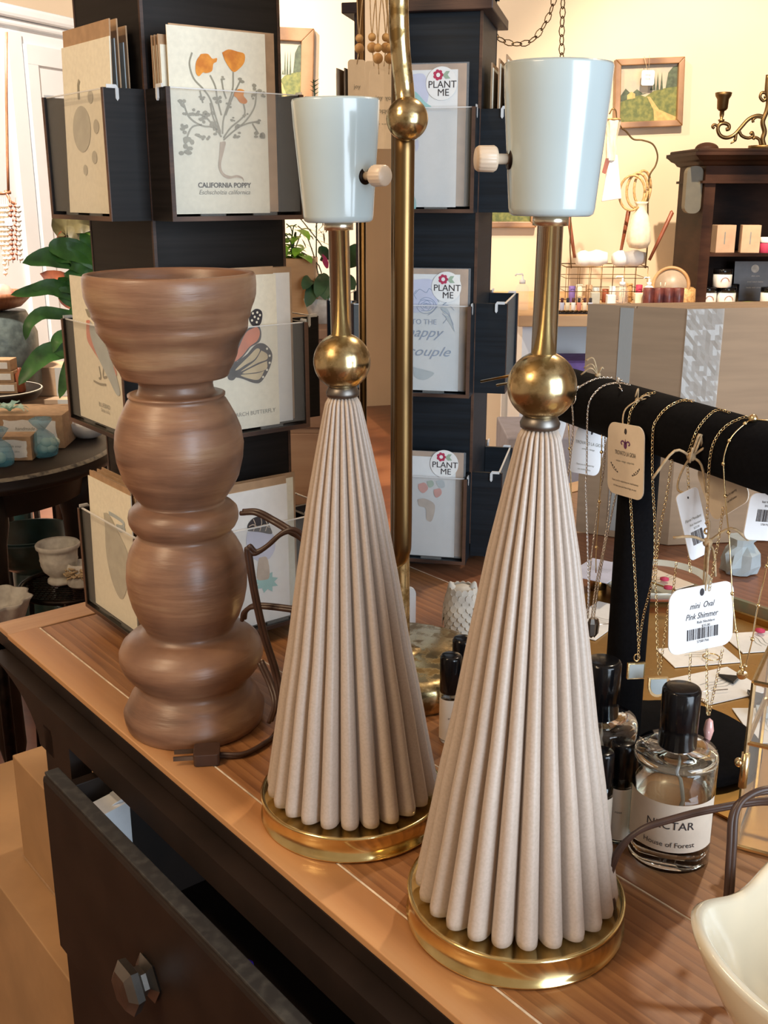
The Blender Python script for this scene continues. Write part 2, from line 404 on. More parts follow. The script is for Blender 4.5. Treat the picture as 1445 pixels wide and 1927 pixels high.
def mirror_mat():
    m, ns, ls, b = nt('mirror_glass'); n = ns.new('ShaderNodeTexNoise'); n.inputs['Scale'].default_value = 5
    r = ramp(ns, ls, n.outputs[0], [(.3, (.86, .85, .82)), (.7, (.9, .89, .86))]); ls.new(r.outputs[0], b.inputs['Base Color'])
    b.inputs['Metallic'].default_value = 1; b.inputs['Roughness'].default_value = .015; return m
M['mirror'] = mirror_mat()
def turned_mat():
    m, ns, ls, b = nt('turned_wood')
    tc = ns.new('ShaderNodeTexCoord'); mp = ns.new('ShaderNodeMapping'); mp.inputs['Scale'].default_value = (1, 1, 7)
    ls.new(tc.outputs['Object'], mp.inputs[0])
    n = ns.new('ShaderNodeTexNoise'); n.inputs['Scale'].default_value = 7; n.inputs['Detail'].default_value = 6; n.inputs['Distortion'].default_value = .7
    ls.new(mp.outputs[0], n.inputs['Vector'])
    n3 = ns.new('ShaderNodeTexNoise'); n3.inputs['Scale'].default_value = 14; n3.inputs['Detail'].default_value = 5; ls.new(tc.outputs['Object'], n3.inputs['Vector'])
    mx = ns.new('ShaderNodeMix'); mx.inputs[0].default_value = .45; ls.new(n.outputs[0], mx.inputs[2]); ls.new(n3.outputs[0], mx.inputs[3])
    r = ramp(ns, ls, mx.outputs[0], [(.36, (.115, .058, .034)), (.45, (.185, .092, .052)), (.54, (.25, .13, .072)), (.66, (.36, .22, .12))])
    ls.new(r.outputs[0], b.inputs['Base Color']); b.inputs['Roughness'].default_value = .40
    b.inputs['Coat Weight'].default_value = .2; b.inputs['Coat Roughness'].default_value = .3
    n2 = ns.new('ShaderNodeTexNoise'); n2.inputs['Scale'].default_value = 16; n2.inputs['Detail'].default_value = 4
    ls.new(mp.outputs[0], n2.inputs['Vector'])
    bp = ns.new('ShaderNodeBump'); bp.inputs['Strength'].default_value = .5; bp.inputs['Distance'].default_value = .0025
    ls.new(n2.outputs[0], bp.inputs['Height']); ls.new(bp.outputs[0], b.inputs['Normal']); return m
M['turned'] = turned_mat()

# ================================================================= THE ROOM
def struct(name, mb, m, bev=0):
    o = mb.build(name, m, bev=bev); o['kind'] = 'structure'; return o
struct('floor', MB().box((-3.2, -2.4, -.05), (7, 0, 0), (0, 8.9, 0), (0, 0, .05)), M['floor'])
struct('wall_back', MB().box((-.75, 4.22, 0), (4.55, 0, 0), (0, .1, 0), (0, 0, 3.0)), M['wall'])
struct('wall_alcove', MB().box((-.75, 4.32, 0), (.1, 0, 0), (0, 2.08, 0), (0, 0, 3.0)), M['wall'])
struct('wall_far', MB().box((-3.2, 6.4, 0), (2.55, 0, 0), (0, .1, 0), (0, 0, 3.0)), M['wall'])
struct('wall_left', MB().box((-3.2, -2.4, 0), (.1, 0, 0), (0, 8.8, 0), (0, 0, 3.0)), M['wall'])
struct('wall_right', MB().box((3.7, -2.4, 0), (.1, 0, 0), (0, 6.7, 0), (0, 0, 3.0)), M['wall'])
struct('ceiling', MB().box((-3.2, -2.4, 3.0), (7, 0, 0), (0, 8.9, 0), (0, 0, .05)), M['ceil'])
struct('baseboard_back', MB().box((-.70, 4.2, 0), (4.4, 0, 0), (0, .02, 0), (0, 0, .12)), M['wallw'])
# ================================================================= THE DISPLAY TABLE (black cabinet, oak top, open drawer)
tb = thing('display_cabinet', 'long black-painted cabinet table with a light oak top, an open drawer and inlaid border', 'table', AB(.4, .9, 0))
TA0, TA1, TB0, TB1 = -.25, 1.081, .338, 1.42
def slab(a0, b0, a1, b1, z0, z1, name, m, par=tb, bev=.0008):
    return MB().box(AB(a0, b0, z0), A * (a1 - a0), B * (b1 - b0), Z * (z1 - z0)).build(name, m, par, bev=bev)
slab(TA0, TB0, 1.046, .3705, TZ - .006, TZ, 'front_border_board', M['border'])
slab(TA0, .3705, 1.042, .3725, TZ - .006, TZ - .0002, 'inlay_strip', M['inlay'])
slab(TA0, .3725, 1.040, .5100, TZ - .006, TZ - .0003, 'oak_plank', M['table'])
slab(TA0, .5100, 1.040, .5116, TZ - .006, TZ - .0001, 'inlay_strip', M['inlay'])
slab(TA0, .5116, 1.040, .80, TZ - .006, TZ - .0003, 'oak_plank', M['table'])
slab(TA0, .80, 1.040, .8014, TZ - .006, TZ - .0001, 'inlay_strip', M['inlay'])
slab(TA0, .8014, 1.040, TB1, TZ - .006, TZ - .0003, 'oak_plank', M['redwood'])
slab(1.0425, TB0 + .001, TA1, TB1, TZ - .006, TZ + .0002, 'end_board', M['endgrain'])
slab(TA0, TB0 + .001, TA1 - .002, TB1 - .002, TZ - .022, TZ - .006, 'top_edge', M['black'], bev=.002)
# cabinet front with the curved bracket at its end, rail above the drawer opening
def frp(pts, b, th, name, m):
    fr = FR(AB(0, b, 0), A, Z); MB().prism(pts, fr, 0, -th).build(name, m, tb)
arc = [(.935 + .125 * (1 - math.cos(R(t))), .775 + .053 * math.sin(R(t))) for t in range(0, 91, 10)]
frp([(TA0, .828), (TA0, .803), (.90, .803), (.90, .775), (.92, .775)] + arc + [(1.075, .828)], TB0 + .004, .02, 'top_rail', M['black'])
frp([(.86, .803), (.92, .803), (.92, .06), (.86, .06)], TB0 + .004, .02, 'corner_post', M['black'])
frp([(TA0, .60), (.86, .60), (.86, .06), (TA0, .06)], TB0 + .004, .02, 'lower_front_panel', M['black'])
slab(.90, TB0 + .03, .92, TB1 - .05, .06, .828, 'end_panel', M['black'])
slab(TA0, TB1 - .05, .92, TB1 - .03, .06, .828, 'back_panel', M['black'])
slab(TA0, TB0 + .02, .92, TB1 - .03, .0, .06, 'plinth', M['black'])
dr = slab(TA0 + .02, .288, .842, .306, .615, .797, 'drawer_front', M['black'], bev=.004)
slab(TA0 + .02, .2905, .840, .3035, .797, .8, 'worn_top_edge', M['worn'], dr)
slab(.825, .306, .837, .66, .63, .785, 'drawer_side', M['black'])
slab(TA0 + .02, .306, .837, .66, .625, .63, 'drawer_bottom', M['black'])
kp = onpl(282, 1838, AB(0, .288), B)
kn = MB()
q = FR(kp, A, Z)
kn.lathe([(.018, 0), (.020, .002), (.012, .006), (.012, .010), (.021, .014), (.022, .020), (.015, .025), (.0001, .026)], kp, 6, -B, sm=False)
kn.build('drawer_knob', M['pewter'], dr)
pw = thing('folded_tissue', 'crumpled pale blue-white tissue stuffed in the end of the open drawer', 'tissue', AB(.80, .325, .631))
m_ = MB()
for i in range(7):
    m_.leaf(AB(.795 + .004 * i, .322 + random.uniform(-.004, .004), .66 + .008 * i), A * random.uniform(-1, 1) + Z * .8 + B * random.uniform(-.05, .3), .09, .045, .8, fold=.5)
m_.cbox(AB(.80, .325, .631), .04, .024, .14, PI / 2 - .68)
m_.build('paper', M['tagw'], pw)
tag(MB().tube([AB(.56, .320, .632), AB(.56, .321, .74), AB(.553, .321, .765)], .005, 8).build('marker_pen', M['indigo']), 'violet-blue pen standing in the dark open drawer', 'pen')

# ================================================================= FLUTED LAMPS
CONE = [(.0610, .0205), (.0632, .0232), (.0636, .0275), (.0620, .0360), (.0560, .071), (.0507, .1035), (.0440, .139), (.0355, .193), (.0266, .245), (.0190, .282), (.0137, .306), (.0120, .313), (.0095, .3175)]
def fl(r, t, z, k):
    q = 12 * t / PI + .5; s_ = abs(q - math.floor(q) - .5) * 2          # 0 on a rib's crest, 1 in the groove
    h = math.sqrt(max(0, 1 - (s_ / .93) ** 2)) ** .85
    rr = r * (1 - .21 * (1 - h))
    if k == 0: rr *= .93 - .10 * (1 - h)
    return rr
def lamp(label, loc, lean, turn, knobdir):
    t = thing('table_lamp', label, 'lamp', loc, (0, 0, 0), 'pair of fluted cone lamps')
    t.rotation_euler = Euler((0, lean, 0))
    b = lambda mb, n, m, p=t, **k: mb.build(n, m, p, world=False, **k)
    b(MB().lathe([(.060, 0), (.0686, .0006), (.0690, .0022), (.0675, .0030), (.0676, .0172), (.0686, .0184), (.0686, .0196), (.0672, .0205), (.0655, .0198), (.02, .0198)], n=96), 'brass_base', M['brass'])
    # dense interpolation of the cone profile
    pr = []
    for i in range(len(CONE) - 1):
        n = 1 if i < 2 or i > 9 else 4
        for j in range(n):
            q = j / n; pr.append((CONE[i][0] * (1 - q) + CONE[i + 1][0] * q, CONE[i][1] * (1 - q) + CONE[i + 1][1] * q))
    pr.append(CONE[-1])
    b(MB().lathe(pr, n=24 * 18, rf=fl), 'fluted_body', M['ceramic'])
    b(MB().lathe([(.0085, .3165), (.0108, .318), (.0112, .3205), (.0100, .3230), (.0090, .3250)], n=40), 'collar', M['pewter'])
    b(MB().lathe([(max(.0190 * math.sin(PI * k / 30), .0001), .3410 - .0190 * math.cos(PI * k / 30)) for k in range(31)], n=56), 'brass_ball', M['brassold'])
    b(MB().lathe([(.0068, .358), (.0068, .4255), (.0094, .4258), (.0094, .4310), (.004, .4312)], n=36), 'stem', M['stem'])
    cup = [(.004, .4305), (.0200, .4306), (.0218, .4318), (.0224, .4345), (.0245, .462), (.0268, .490), (.0275, .503), (.0270, .5045), (.0262, .503), (.0232, .462), (.0206, .4345), (.004, .4345)]
    c = b(MB().lathe(cup, n=64), 'lamp_cup', M['enamel'])
    b(MB().lathe([(.015, .4345), (.015, .478), (.0165, .479), (.0165, .486), (.013, .486), (.012, .446), (.001, .446)], n=28), 'bulb_socket', M['pewter'])
    kd = V(knobdir).normalized(); kz = .4585
    p0 = V((0, 0, kz)) + kd * .0235
    k = b(MB().lathe([(.0026, 0), (.0026, .0065), (.0058, .0075), (.0068, .009), (.0066, .0165), (.0056, .0178), (.0001, .0180)], p0, 60, kd, rf=lambda r, t2, z, kk: r * (1 - (.06 * abs(math.sin(9 * t2)) if kk in (3, 4) else 0))), 'switch_knob', M['ivory'])
    b(MB().lathe([(.0052, 0), (.0052, .0012), (.0001, .0012)], V((0, 0, kz)) + kd * .0232, 24, kd), 'switch_hole', M['darkmetal'])
    return t
LR = onz(967, 1720); LL = onz(664, 1523)
lampR = lamp('nearer and larger-looking fluted beige cone lamp with pale cup socket, switch knob to the left', LR, R(.55), 0, (-1, -.18, 0))
lampL = lamp('fluted beige cone lamp behind, between the turned wooden candlestick and the nearer lamp', LL, R(-.75), 0, (.74, -.67, 0))

lampL.scale = (.99, .99, .985)
# lamp cords
def cordpts(l):
    return smooth_path([ony(a, b_, y) for a, b_, y in l], 8)
def twin(name, pts, par=None):
    m_ = MB(); P = [V(p) for p in pts]
    for s_ in (-1, 1): m_.tube([p + V((.0011 * s_, 0, .0009 * s_)) for p in P], .0019, 8)
    return m_.build(name, M['cord'], par)
cr = cordpts([(1135, 1752, .558), (1152, 1745, .557), (1150, 1700, .558), (1144, 1655, .56), (1165, 1600, .56), (1205, 1562, .56), (1270, 1540, .56), (1345, 1522, .56), (1450, 1508, .56), (1530, 1530, .545)])
tag(twin('lamp_cord', cr), 'brown twin cord rising from the nearer lamp base and arching right', 'cord')
cr2 = cordpts([(1530, 1500, .54), (1450, 1487, .54), (1405, 1500, .538), (1382, 1530, .535), (1377, 1590, .53), (1373, 1660, .525), (1370, 1740, .52), (1400, 1790, .512)])
tag(twin('lamp_cord', cr2), 'brown cord bending straight down behind the wavy cream bowl', 'cord')
cl = thing('plug_cord', 'brown two-prong plug and looping cord lying in front of the turned candlestick', 'cord', onz(388, 1425))
# the cord: from the plug along the table, up behind, over in a loop
def Lz(a, b_, h=.003): q_ = onz(a, b_, TZ + h); return q_
c1 = [Lz(410, 1421), Lz(455, 1420), Lz(492, 1402), Lz(520, 1378), ony(529, 1330, .765), ony(520, 1270, .765), ony(497, 1195, .765), ony(480, 1120, .765), ony(470, 1060, .765), ony(467, 1030, .765), ony(480, 1040, .765), ony(502, 1028, .765), ony(530, 1004, .765), ony(553, 999, .765), ony(574, 1018, .765), ony(600, 1060, .765)]
twin('cord', smooth_path(c1, 8), cl)
twin('cord', cordpts([(455, 964, .79), (483, 964, .785), (515, 980, .78), (545, 998, .77), (575, 1017, .765), (600, 1055, .765)]), cl)
twin('cord', cordpts([(458, 1165, .79), (462, 1150, .785), (485, 1140, .78), (560, 1148, .77), (600, 1160, .765)]), cl)
twin('cord', cordpts([(490, 1245, .79), (510, 1290, .78), (518, 1325, .77), (508, 1358, .77)]), cl)
pf = FR(onz(388, 1440, TZ + .0005), (1, .12, 0), (-.12, 1, 0))
MB().prism(rrect(-.010, -.002, .011, .019, .003), pf, 0, .010).build('plug', M['cord'], cl, bev=.0012)
mm = MB()
for yy in (.0025, .0135): mm.fbox(pf, -.026, yy - .0006, .004, -.010, yy + .0010, .0075)
mm.build('prong', M['pewter'], cl)

# ================================================================= TURNED CANDLESTICK
YS = .84
st = onz(368, 1352)
rows = [(1352, 122), (1358, 125), (1350, 128), (1338, 130), (1320, 126), (1300, 116), (1285, 104), (1278, 98), (1270, 104), (1258, 118), (1245, 128), (1232, 133), (1218, 133), (1205, 127), (1193, 113), (1186, 95), (1181, 81), (1172, 84), (1157, 94), (1130, 105), (1105, 111), (1080, 113), (1055, 111), (1035, 106), (1018, 97), (1005, 88), (999, 84), (995, 90), (988, 97), (978, 102), (968, 103), (958, 101), (950, 93), (945, 80), (942, 76), (936, 82), (928, 88), (912, 99), (895, 108), (862, 117), (835, 120), (808, 117), (785, 109), (765, 99), (752, 92), (747, 87), (744, 90.5), (740, 91), (739, 84), (739, 74), (730, 70), (722, 69), (714, 71), (710, 86), (707, 99), (703, 101), (697, 103), (686, 110), (668, 118.5), (652, 121.5), (643, 125), (632, 133), (620, 141), (611, 142.5), (602, 143), (595, 148), (586, 149), (578, 152), (568, 156.5), (555, 160.5), (535, 162), (519, 161.5), (514, 158.5), (513, 151), (519, 146), (560, 138), (600, 118), (640, 60), (645, 1)]
prof = []
for y_, hw in rows:
    p_ = ony(368, y_, YS); prof.append((hw * scl(YS, p_.z), max(p_.z - TZ, 0)))
prof[0] = (prof[0][0], 0); prof[1] = (prof[1][0], .0015); prof[2] = (prof[2][0], .006)
for i_ in (3, 4): prof[i_] = (prof[i_][0], max(prof[i_][1], .004 + .006 * i_ * .5))
k_ = thing('turned_candlestick', 'chunky turned brown wood candlestick with a wide bowl top, standing at the table edge', 'candlestick', st)
ob = MB().lathe(prof, n=96, rf=lambda r, t, z, k: r * (1 + .004 * math.sin(2 * t + z * 30))).build('candlestick_body', M['turned'], k_, world=False)
k_.rotation_euler = Euler((0, R(-.1), 0))
# ================================================================= CARD RACKS
def make_rack(label, c, u, w, p, ztop, tiers, cap, rbase, sides=(0, 1, 2, 3), bk='rackbk'):
    # u: horizontal direction of the face that looks most towards the camera; n0 its normal
    u = V(u).normalized(); n0 = u.cross(Z).normalized()
    t = thing('card_rack', label, 'rack', V((c[0], c[1], TZ)), group='square card spinner racks')
    mb = MB().box(V((c[0], c[1], TZ + .03)) - u * w / 2 - n0 * w / 2, u * w, n0 * w, Z * (ztop - TZ - .03))
    mb.build('tower', M[bk], t, bev=.0006)
    for a_ in (-1, 1):
        for b_ in (-1, 1):
            e = MB()
            q = V((c[0], c[1], TZ + .03)) + u * a_ * (w / 2 + .0004) + n0 * b_ * (w / 2 + .0004)
            e.box(q - u * a_ * .003 - n0 * b_ * .003, u * a_ * .003, n0 * b_ * .003, Z * (ztop - TZ - .03))
            e.build('corner_edging', M['ply'], t)
    MB().lathe([(.04, .004), (rbase, .004), (rbase, .024), (rbase - .004, .028), (.04, .030)], (c[0], c[1], TZ), 64, sm=False).build('turntable_base', M['black'], t)
    MB().cyl((c[0], c[1], TZ), rbase * .8, .005, 40).build('base_foot', M['black'], t)
    if cap:
        q = V((c[0], c[1], ztop)); k = w / 2 + .012
        MB().box(q - u * k - n0 * k, u * 2 * k, n0 * 2 * k, Z * .011).build('cap', M['ply'], t, bev=.001)
        MB().box(q + Z * .011 - u * (k - .02) - n0 * (k - .02), u * 2 * (k - .02), n0 * 2 * (k - .02), Z * .2).build('upper_block', M[bk], t)
    faces = {}
    for f in sides:
        a = {0: (u, n0), 1: (n0 * -1, u), 2: (u * -1, n0 * -1), 3: (n0, u * -1)}[f]
        uu, nn = a
        # frame of the pocket: origin at its lower left corner on the tower face
        for ti, (z0, z1) in enumerate(tiers):
            o = V((c[0], c[1], z0)) + nn * w / 2 - uu * w / 2
            fr = FR(o, uu, Z)             # fr.n = uu x Z
            sg = 1 if fr.n.dot(nn) > 0 else -1
            fz = lambda d: d * sg
            h = z1 - z0; th = .004
            U = lambda x0, x1, y1, k: [(x0, 0), (x1, 0), (x1, y1), (x1 - k, y1), (x1 - k, k), (x0 + k, k), (x0 + k, y1), (x0, y1)]
            lo, hi = sorted((fz(.0005), fz(p)))
            pk = MB().prism(U(.0005, w - .0005, h, th), fr, lo, hi).build('card_pocket', M[bk], t)
            lo, hi = sorted((fz(p), fz(p + .0008)))
            MB().prism(U(.0005, w - .0005, h, th), fr, lo, hi).build('pocket_edging', M['ply'], pk)
            lo, hi = sorted((fz(p - .004), fz(p - .0025)))
            ac = [(th + .0005, th + .003), (.030, th + .003), (.030, th), (.055, th), (.055, th + .003), (w - .055, th + .003), (w - .055, th), (w - .03, th), (w - .03, th + .003), (w - th - .0005, th + .003), (w - th - .0005, h - .0009), (th + .0005, h - .0009)]
            MB().prism(ac, fr, lo, hi).build('acrylic_front', M['frost'], pk)
            MB().fbox(fr, th, h - .0008, fz(p - .0042), w - th, h + .0002, fz(p - .0022)).build('acrylic_edge', M['acedge'], pk)
            for x in (-.001, w - .001):    # hooked ears of the acrylic over the side panels
                hk = [(0, 0), (.0, .003), (.009, .003), (.011, .0), (.011, -.008), (.0095, -.010), (.008, -.008), (.008, 0)]
                g = FR(fr.p(x, h - .0005, fz(p - .0025)), nn * -1, Z)
                MB().prism(hk[:], g, -.001 if x < 0 else 0, .001).build('acrylic_hook', M['acedge'], pk)
            faces[(f, ti)] = (fr, sg, h)
    return t, faces, w, p
def zat(py, Y): return ony(722, py, Y).z
SR = .948
c1_ = V((-.2046 * SR, 1.138 * SR, 0)); w1 = .1466 * SR; p1 = .0396 * SR
a1 = R(37.9); A1 = V((-math.sin(a1), math.cos(a1), 0)); B1 = V((math.cos(a1), math.sin(a1), 0))
K1 = c1_ - (A1 + B1) * w1 / 2
YL = (K1 - B1 * p1 + A1 * w1).y; YN = (K1 - A1 * p1).y
tiers1 = [(zat(1140, YL), zat(955, YL)), (zat(791, YL), zat(599, YL)), (zat(411, YL), zat(184, YL))]
rack1, f1, _, _ = make_rack('tall black four-sided card rack nearest, holding the botanical, bird and butterfly cards', c1_, B1, w1, p1, TZ + .78, tiers1, False, .086, bk='rackbk1')
a2 = R(-12); U2 = V((math.cos(a2), math.sin(a2), 0)); n2 = U2.cross(Z)
rc = ony(899, 410, 1.235); w2 = .140; p2_ = .036
c2_ = V((rc.x, rc.y, 0)) - U2 * w2 / 2 - n2 * w2 / 2
YF = rc.y - p2_
tiers2 = [(zat(1064, YF), zat(903, YF)), (zat(750, YF), zat(577, YF)), (zat(401, YF), zat(200, YF))]
rack2, f2, _, _ = make_rack('black card rack standing behind the mirror, with the stickered plantable cards', c2_, U2, w2, p2_, zat(20, rc.y), tiers2, True, .084)

# cards: a card lies in a plane parallel to the pocket front; x0..x1, bottom y, height, depth from the face
def card(label, face, x0, x1, y0, y1, d, group=None, kraft=None, m='paper', name='greeting_card', tilt=0, sleeve=False):
    fr, sg, h = face
    g = FR(fr.p(0, y0, d * sg), fr.u, (fr.v + fr.n * sg * -tilt))
    # drawing frame whose normal always faces outwards
    t = thing(name, label, 'card', g.p((x0 + x1) / 2, 0, 0), group=group)
    s = sg
    MB().fbox(g, x0, 0, 0, x1, y1 - y0, .0009 * s).build('card_front', M[m], t)
    if kraft:
        MB().fbox(g, x0 + kraft[0], .001, -.0016 * s, x1 + kraft[1], y1 - y0 + kraft[2], -.0003 * s).build('kraft_envelope', M['kraft'], t)
    if sleeve:
        MB().fbox(g, x0 + kraft[0] - .001, .0005, .0012 * s, x1 + kraft[1] + .003, y1 - y0 + kraft[2] + .001, .0015 * s).build('clear_sleeve', M['clear'], t)
    out = FR(g.p(0, 0, .00115 * s), g.u, g.v)
    if out.n.dot(fr.n * s) < 0: out.n = out.n * -1
    return t, out
def pp(fr, pts): return [fr.pix(a, b) for a, b in pts]
def curve2(pts, k=6): return [(q.x, q.y) for q in smooth_path([V((a, b, 0)) for a, b in pts], k)]

# ---- poppy card (nearest rack, top right pocket)
F02 = f1[(0, 2)]; H02 = F02[2]
t, fr = card('botanical card with orange poppies on cream seed paper, top pocket of the nearest rack', F02, .008, .104, .006, .006 + .152, p1 - .008, kraft=(.003, .010, .0015))
def strokes(lst, wd, m, par, fr, name='drawing', z=.0002, tp=None):
    mb = MB()
    for l in lst: mb.ribbon(curve2(pp(fr, l)), wd, fr, z, tp)
    return mb.build(name, m, par)
def blobs(lst, m, par, fr, name='drawing', z=.0003, raw=False):
    mb = MB()
    for l in lst: mb.flat(pp(fr, l) if raw else curve2(pp(fr, l + [l[0]]), 4)[:-1], fr, z)
    return mb.build(name, m, par)
zz = lambda l: [(x / 2.58, y / 2.58) for x, y in l]          # read off an enlarged crop
petal = [zz(l) for l in ([(975, 262), (1008, 262), (1030, 285), (1052, 282), (1050, 300), (1035, 310), (1028, 345), (1000, 355), (985, 352), (965, 370), (950, 350), (952, 300)],
    [(1078, 255), (1110, 240), (1150, 250), (1185, 262), (1186, 300), (1165, 330), (1135, 350), (1110, 325), (1090, 290)],
    [(1138, 445), (1160, 432), (1185, 440), (1182, 465), (1200, 490), (1190, 504), (1165, 498), (1148, 475), (1135, 465)])]
blobs(petal, M['poppy'], t, fr, 'poppy_flower')
stems = [zz(l) for l in ([(932, 255), (920, 310), (940, 380), (985, 430), (1020, 480), (1045, 560), (1070, 640)], [(1020, 365), (1045, 420), (1055, 480), (1075, 560)], [(1132, 350), (1130, 430), (1110, 500), (1085, 580), (1080, 650)],
    [(1165, 395), (1130, 470), (1095, 560)], [(1075, 380), (1085, 440), (1098, 480)], [(1245, 440), (1235, 520), (1190, 590), (1130, 640), (1085, 680)], [(1182, 500), (1185, 560), (1120, 620), (1085, 670)],
    [(1250, 590), (1200, 600), (1150, 620)], [(890, 500), (920, 570), (980, 610), (1040, 620), (1075, 665)], [(900, 690), (930, 620), (980, 605)], [(970, 440), (985, 500)], [(1255, 650), (1225, 600)], [(1020, 500), (1035, 570), (1070, 650)], [(950, 550), (1000, 570), (1060, 640)])]
strokes(stems, .0014, M['stalk'], t, fr, 'stem_drawing')
rnd = random.Random(4); fol = MB()
for (x, y, k) in ((1245, 430, 1), (1270, 460, .7), (1165, 395, .8), (1190, 560, .6), (890, 500, 1), (930, 540, .9), (905, 560, .7), (900, 625, 1), (915, 690, 1.5), (900, 725, 1.2), (960, 650, .8), (1000, 660, .9), (955, 550, .6), (1015, 545, 1.2), (990, 575, 1), (1055, 485, 1), (1035, 595, 1), (1050, 640, .8), (1150, 620, .8), (1150, 655, .7), (1250, 590, .7), (1262, 660, 1.1), (1255, 650, .8), (980, 480, .6), (1080, 380, .5), (1225, 470, .6), (1110, 510, .6), (1130, 580, .5)):
    for j in range(5):
        cx, cy = fr.pix((x + rnd.uniform(-18, 18) * k) / 2.58, (y + rnd.uniform(-18, 18) * k) / 2.58)
        fol.flat([(cx + dx, cy + dy) for dx, dy in disc(0, 0, .0019 * k * rnd.uniform(.7, 1.5), 7, .0015 * k)], fr, .0003 + j * .00002)
fol.build('foliage_drawing', M['stalk'], t)
blobs([zz([(1068, 690), (1095, 690), (1085, 740), (1072, 800), (1085, 840), (1120, 855), (1150, 850), (1178, 862), (1184, 885), (1175, 868), (1145, 862), (1110, 868), (1078, 850), (1060, 810), (1065, 750)])], M['root'], t, fr, 'root_drawing')
fx, fy = fr.pix(423, 349); text('title_lettering', 'CALIFORNIA POPPY', fr, fx, fy, .0060, M['ink'], t, .0003, bold=.0001)
fx, fy = fr.pix(423, 362); text('title_lettering', 'Eschscholzia californica', fr, fx, fy, .0056, M['greyink'], t, .0003, shear=.3)
# other cards in the same pocket behind it
for i in range(3):
    t, fr = card(['thin cream card leaning at the left edge, directly behind the poppy card', 'second cream card behind the poppy card, its left edge showing', 'rearmost card of the poppy pocket, a sliver of cream and kraft'][i], F02, .004 + .0 * i, .100, .006, .143 - .0 * i, p1 - .013 - .006 * i, kraft=(-.001, .012, .008))
# ---- top left pocket: card with a grey dot pattern
F32 = f1[(3, 2)]
t, fr = card('pale card with soft grey-mauve dots, top left pocket of the nearest rack', F32, .030, .134, .006, .150, p1 - .007, kraft=(.002, -.002, .014), tilt=.03)
for cx, cy, r, ry in ((154, 243, 17, 43), (181, 238, 5, 13), (170, 182, 5, 12), (178, 296, 5, 12), (161, 320, 3.5, 10)):
    x, y = fr.pix(cx, cy); MB().flat(disc(x, y, r * scl(YL) * 2.1 if 0 else ry * .00046, 24), fr, .0002).build('grey_dot', M['skinp'], t)
x, y = fr.pix(147, 160); MB().ribbon([(x, y - .012), (x, y), (x + .003, y + .004)], .004, fr).build('ink_motif', M['stalk'], t)
t, fr = card('blue-edged card between brown envelopes, top left pocket of the nearest rack', F32, .018, .124, .006, .150, p1 - .020, kraft=(-.004, .004, .015), m='bluew')
t, fr = card('rearmost pale card in the top left pocket, behind the blue-edged one', F32, .012, .118, .006, .148, p1 - .031, kraft=(-.004, .004, .013), m='bluew')
# ---- middle left pocket: bird card
F31 = f1[(3, 1)]
t, fr = card('card with a grey and coral bird, middle left pocket half hidden by the wooden bowl', F31, .012, .118, .006, .146, p1 - .008)
y5 = lambda l: [(120 + x / 3.01, 480 + y / 3.01) for x, y in l]
blobs([y5([(128, 370), (150, 372), (180, 430), (240, 560), (300, 660), (280, 700), (220, 620), (160, 530), (132, 470)])], M['rosew'], t, fr, 'bird_breast', .00025)
blobs([y5([(150, 372), (190, 430), (250, 540), (285, 640), (320, 775), (300, 790), (255, 700), (200, 590), (165, 500), (148, 430)])], M['bluew'], t, fr, 'bird_back', .0003)
blobs([y5([(122, 305), (145, 310), (155, 345), (140, 350)])], M['stalk'], t, fr, 'bird_head', .0003)
strokes([y5([(200, 630), (210, 690), (200, 700)]), y5([(225, 640), (225, 690), (245, 690)]), y5([(170, 712), (205, 730), (240, 735)])], .0022, M['stalk'], t, fr, 'bird_feet')
x, y = fr.pix(197, 764); text('title_lettering', 'BLUEBIRD', fr, x, y, .006, M['greyink'], t, .0003); x, y = fr.pix(199, 774); text('title_lettering', 'Sialia sialis', fr, x, y, .005, M['greyink'], t, .0003)
# ---- middle right pocket: butterfly card
F01 = f1[(0, 1)]
t, fr = card('butterfly card with an orange and cream wing, middle right pocket behind the wooden bowl', F01, .010, .108, .006, .150, p1 - .008, kraft=(.002, -.002, .007))
blobs([y5([(1050, 335), (1085, 305), (1118, 315), (1124, 350), (1110, 395), (1070, 400), (1050, 370)]), y5([(1070, 400), (1100, 390), (1118, 440), (1108, 490), (1060, 520), (1040, 545), (1000, 590), (960, 600), (1000, 480), (1040, 420)]), y5([(1040, 560), (1090, 505), (1140, 505), (1180, 560), (1165, 640), (1120, 715), (1080, 725), (1010, 700), (940, 680), (965, 620)]), y5([(930, 640), (975, 600), (990, 650), (965, 705), (930, 700)])], M['ink'], t, fr, 'wing_outline', .0002)
blobs([y5([(1068, 415), (1095, 408), (1110, 440), (1095, 485), (1050, 520), (1010, 570), (965, 600), (1005, 490), (1035, 435)])], M['moth'], t, fr, 'upper_wing', .0003)
blobs([y5(l) for l in ([(1050, 570), (1090, 530), (1110, 540), (1080, 590), (1030, 620), (985, 650), (975, 645)], [(1118, 540), (1150, 560), (1150, 590), (1100, 610), (1000, 660), (1080, 600)], [(1150, 600), (1150, 640), (1110, 660), (1010, 670), (1090, 625)], [(1135, 655), (1110, 700), (1070, 705), (1000, 680), (1090, 670)])], M['mothy'], t, fr, 'lower_wing_cell', .0003)
mb = MB()
for (a, b) in ((1070, 330), (1095, 325), (1110, 340), (1080, 350), (1100, 360), (1065, 370), (1092, 380), (1150, 530), (1165, 570), (1165, 610), (1150, 650), (1128, 690)):
    x, y = fr.pix(120 + a / 3.01, 480 + b / 3.01); mb.flat(disc(x, y, .0012, 8), fr, .00035)
mb.build('wing_spot', M['paper'], t)
x, y = fr.pix(470, 778); text('title_lettering', 'MONARCH BUTTERFLY', fr, x, y, .0055, M['greyink'], t, .0003)
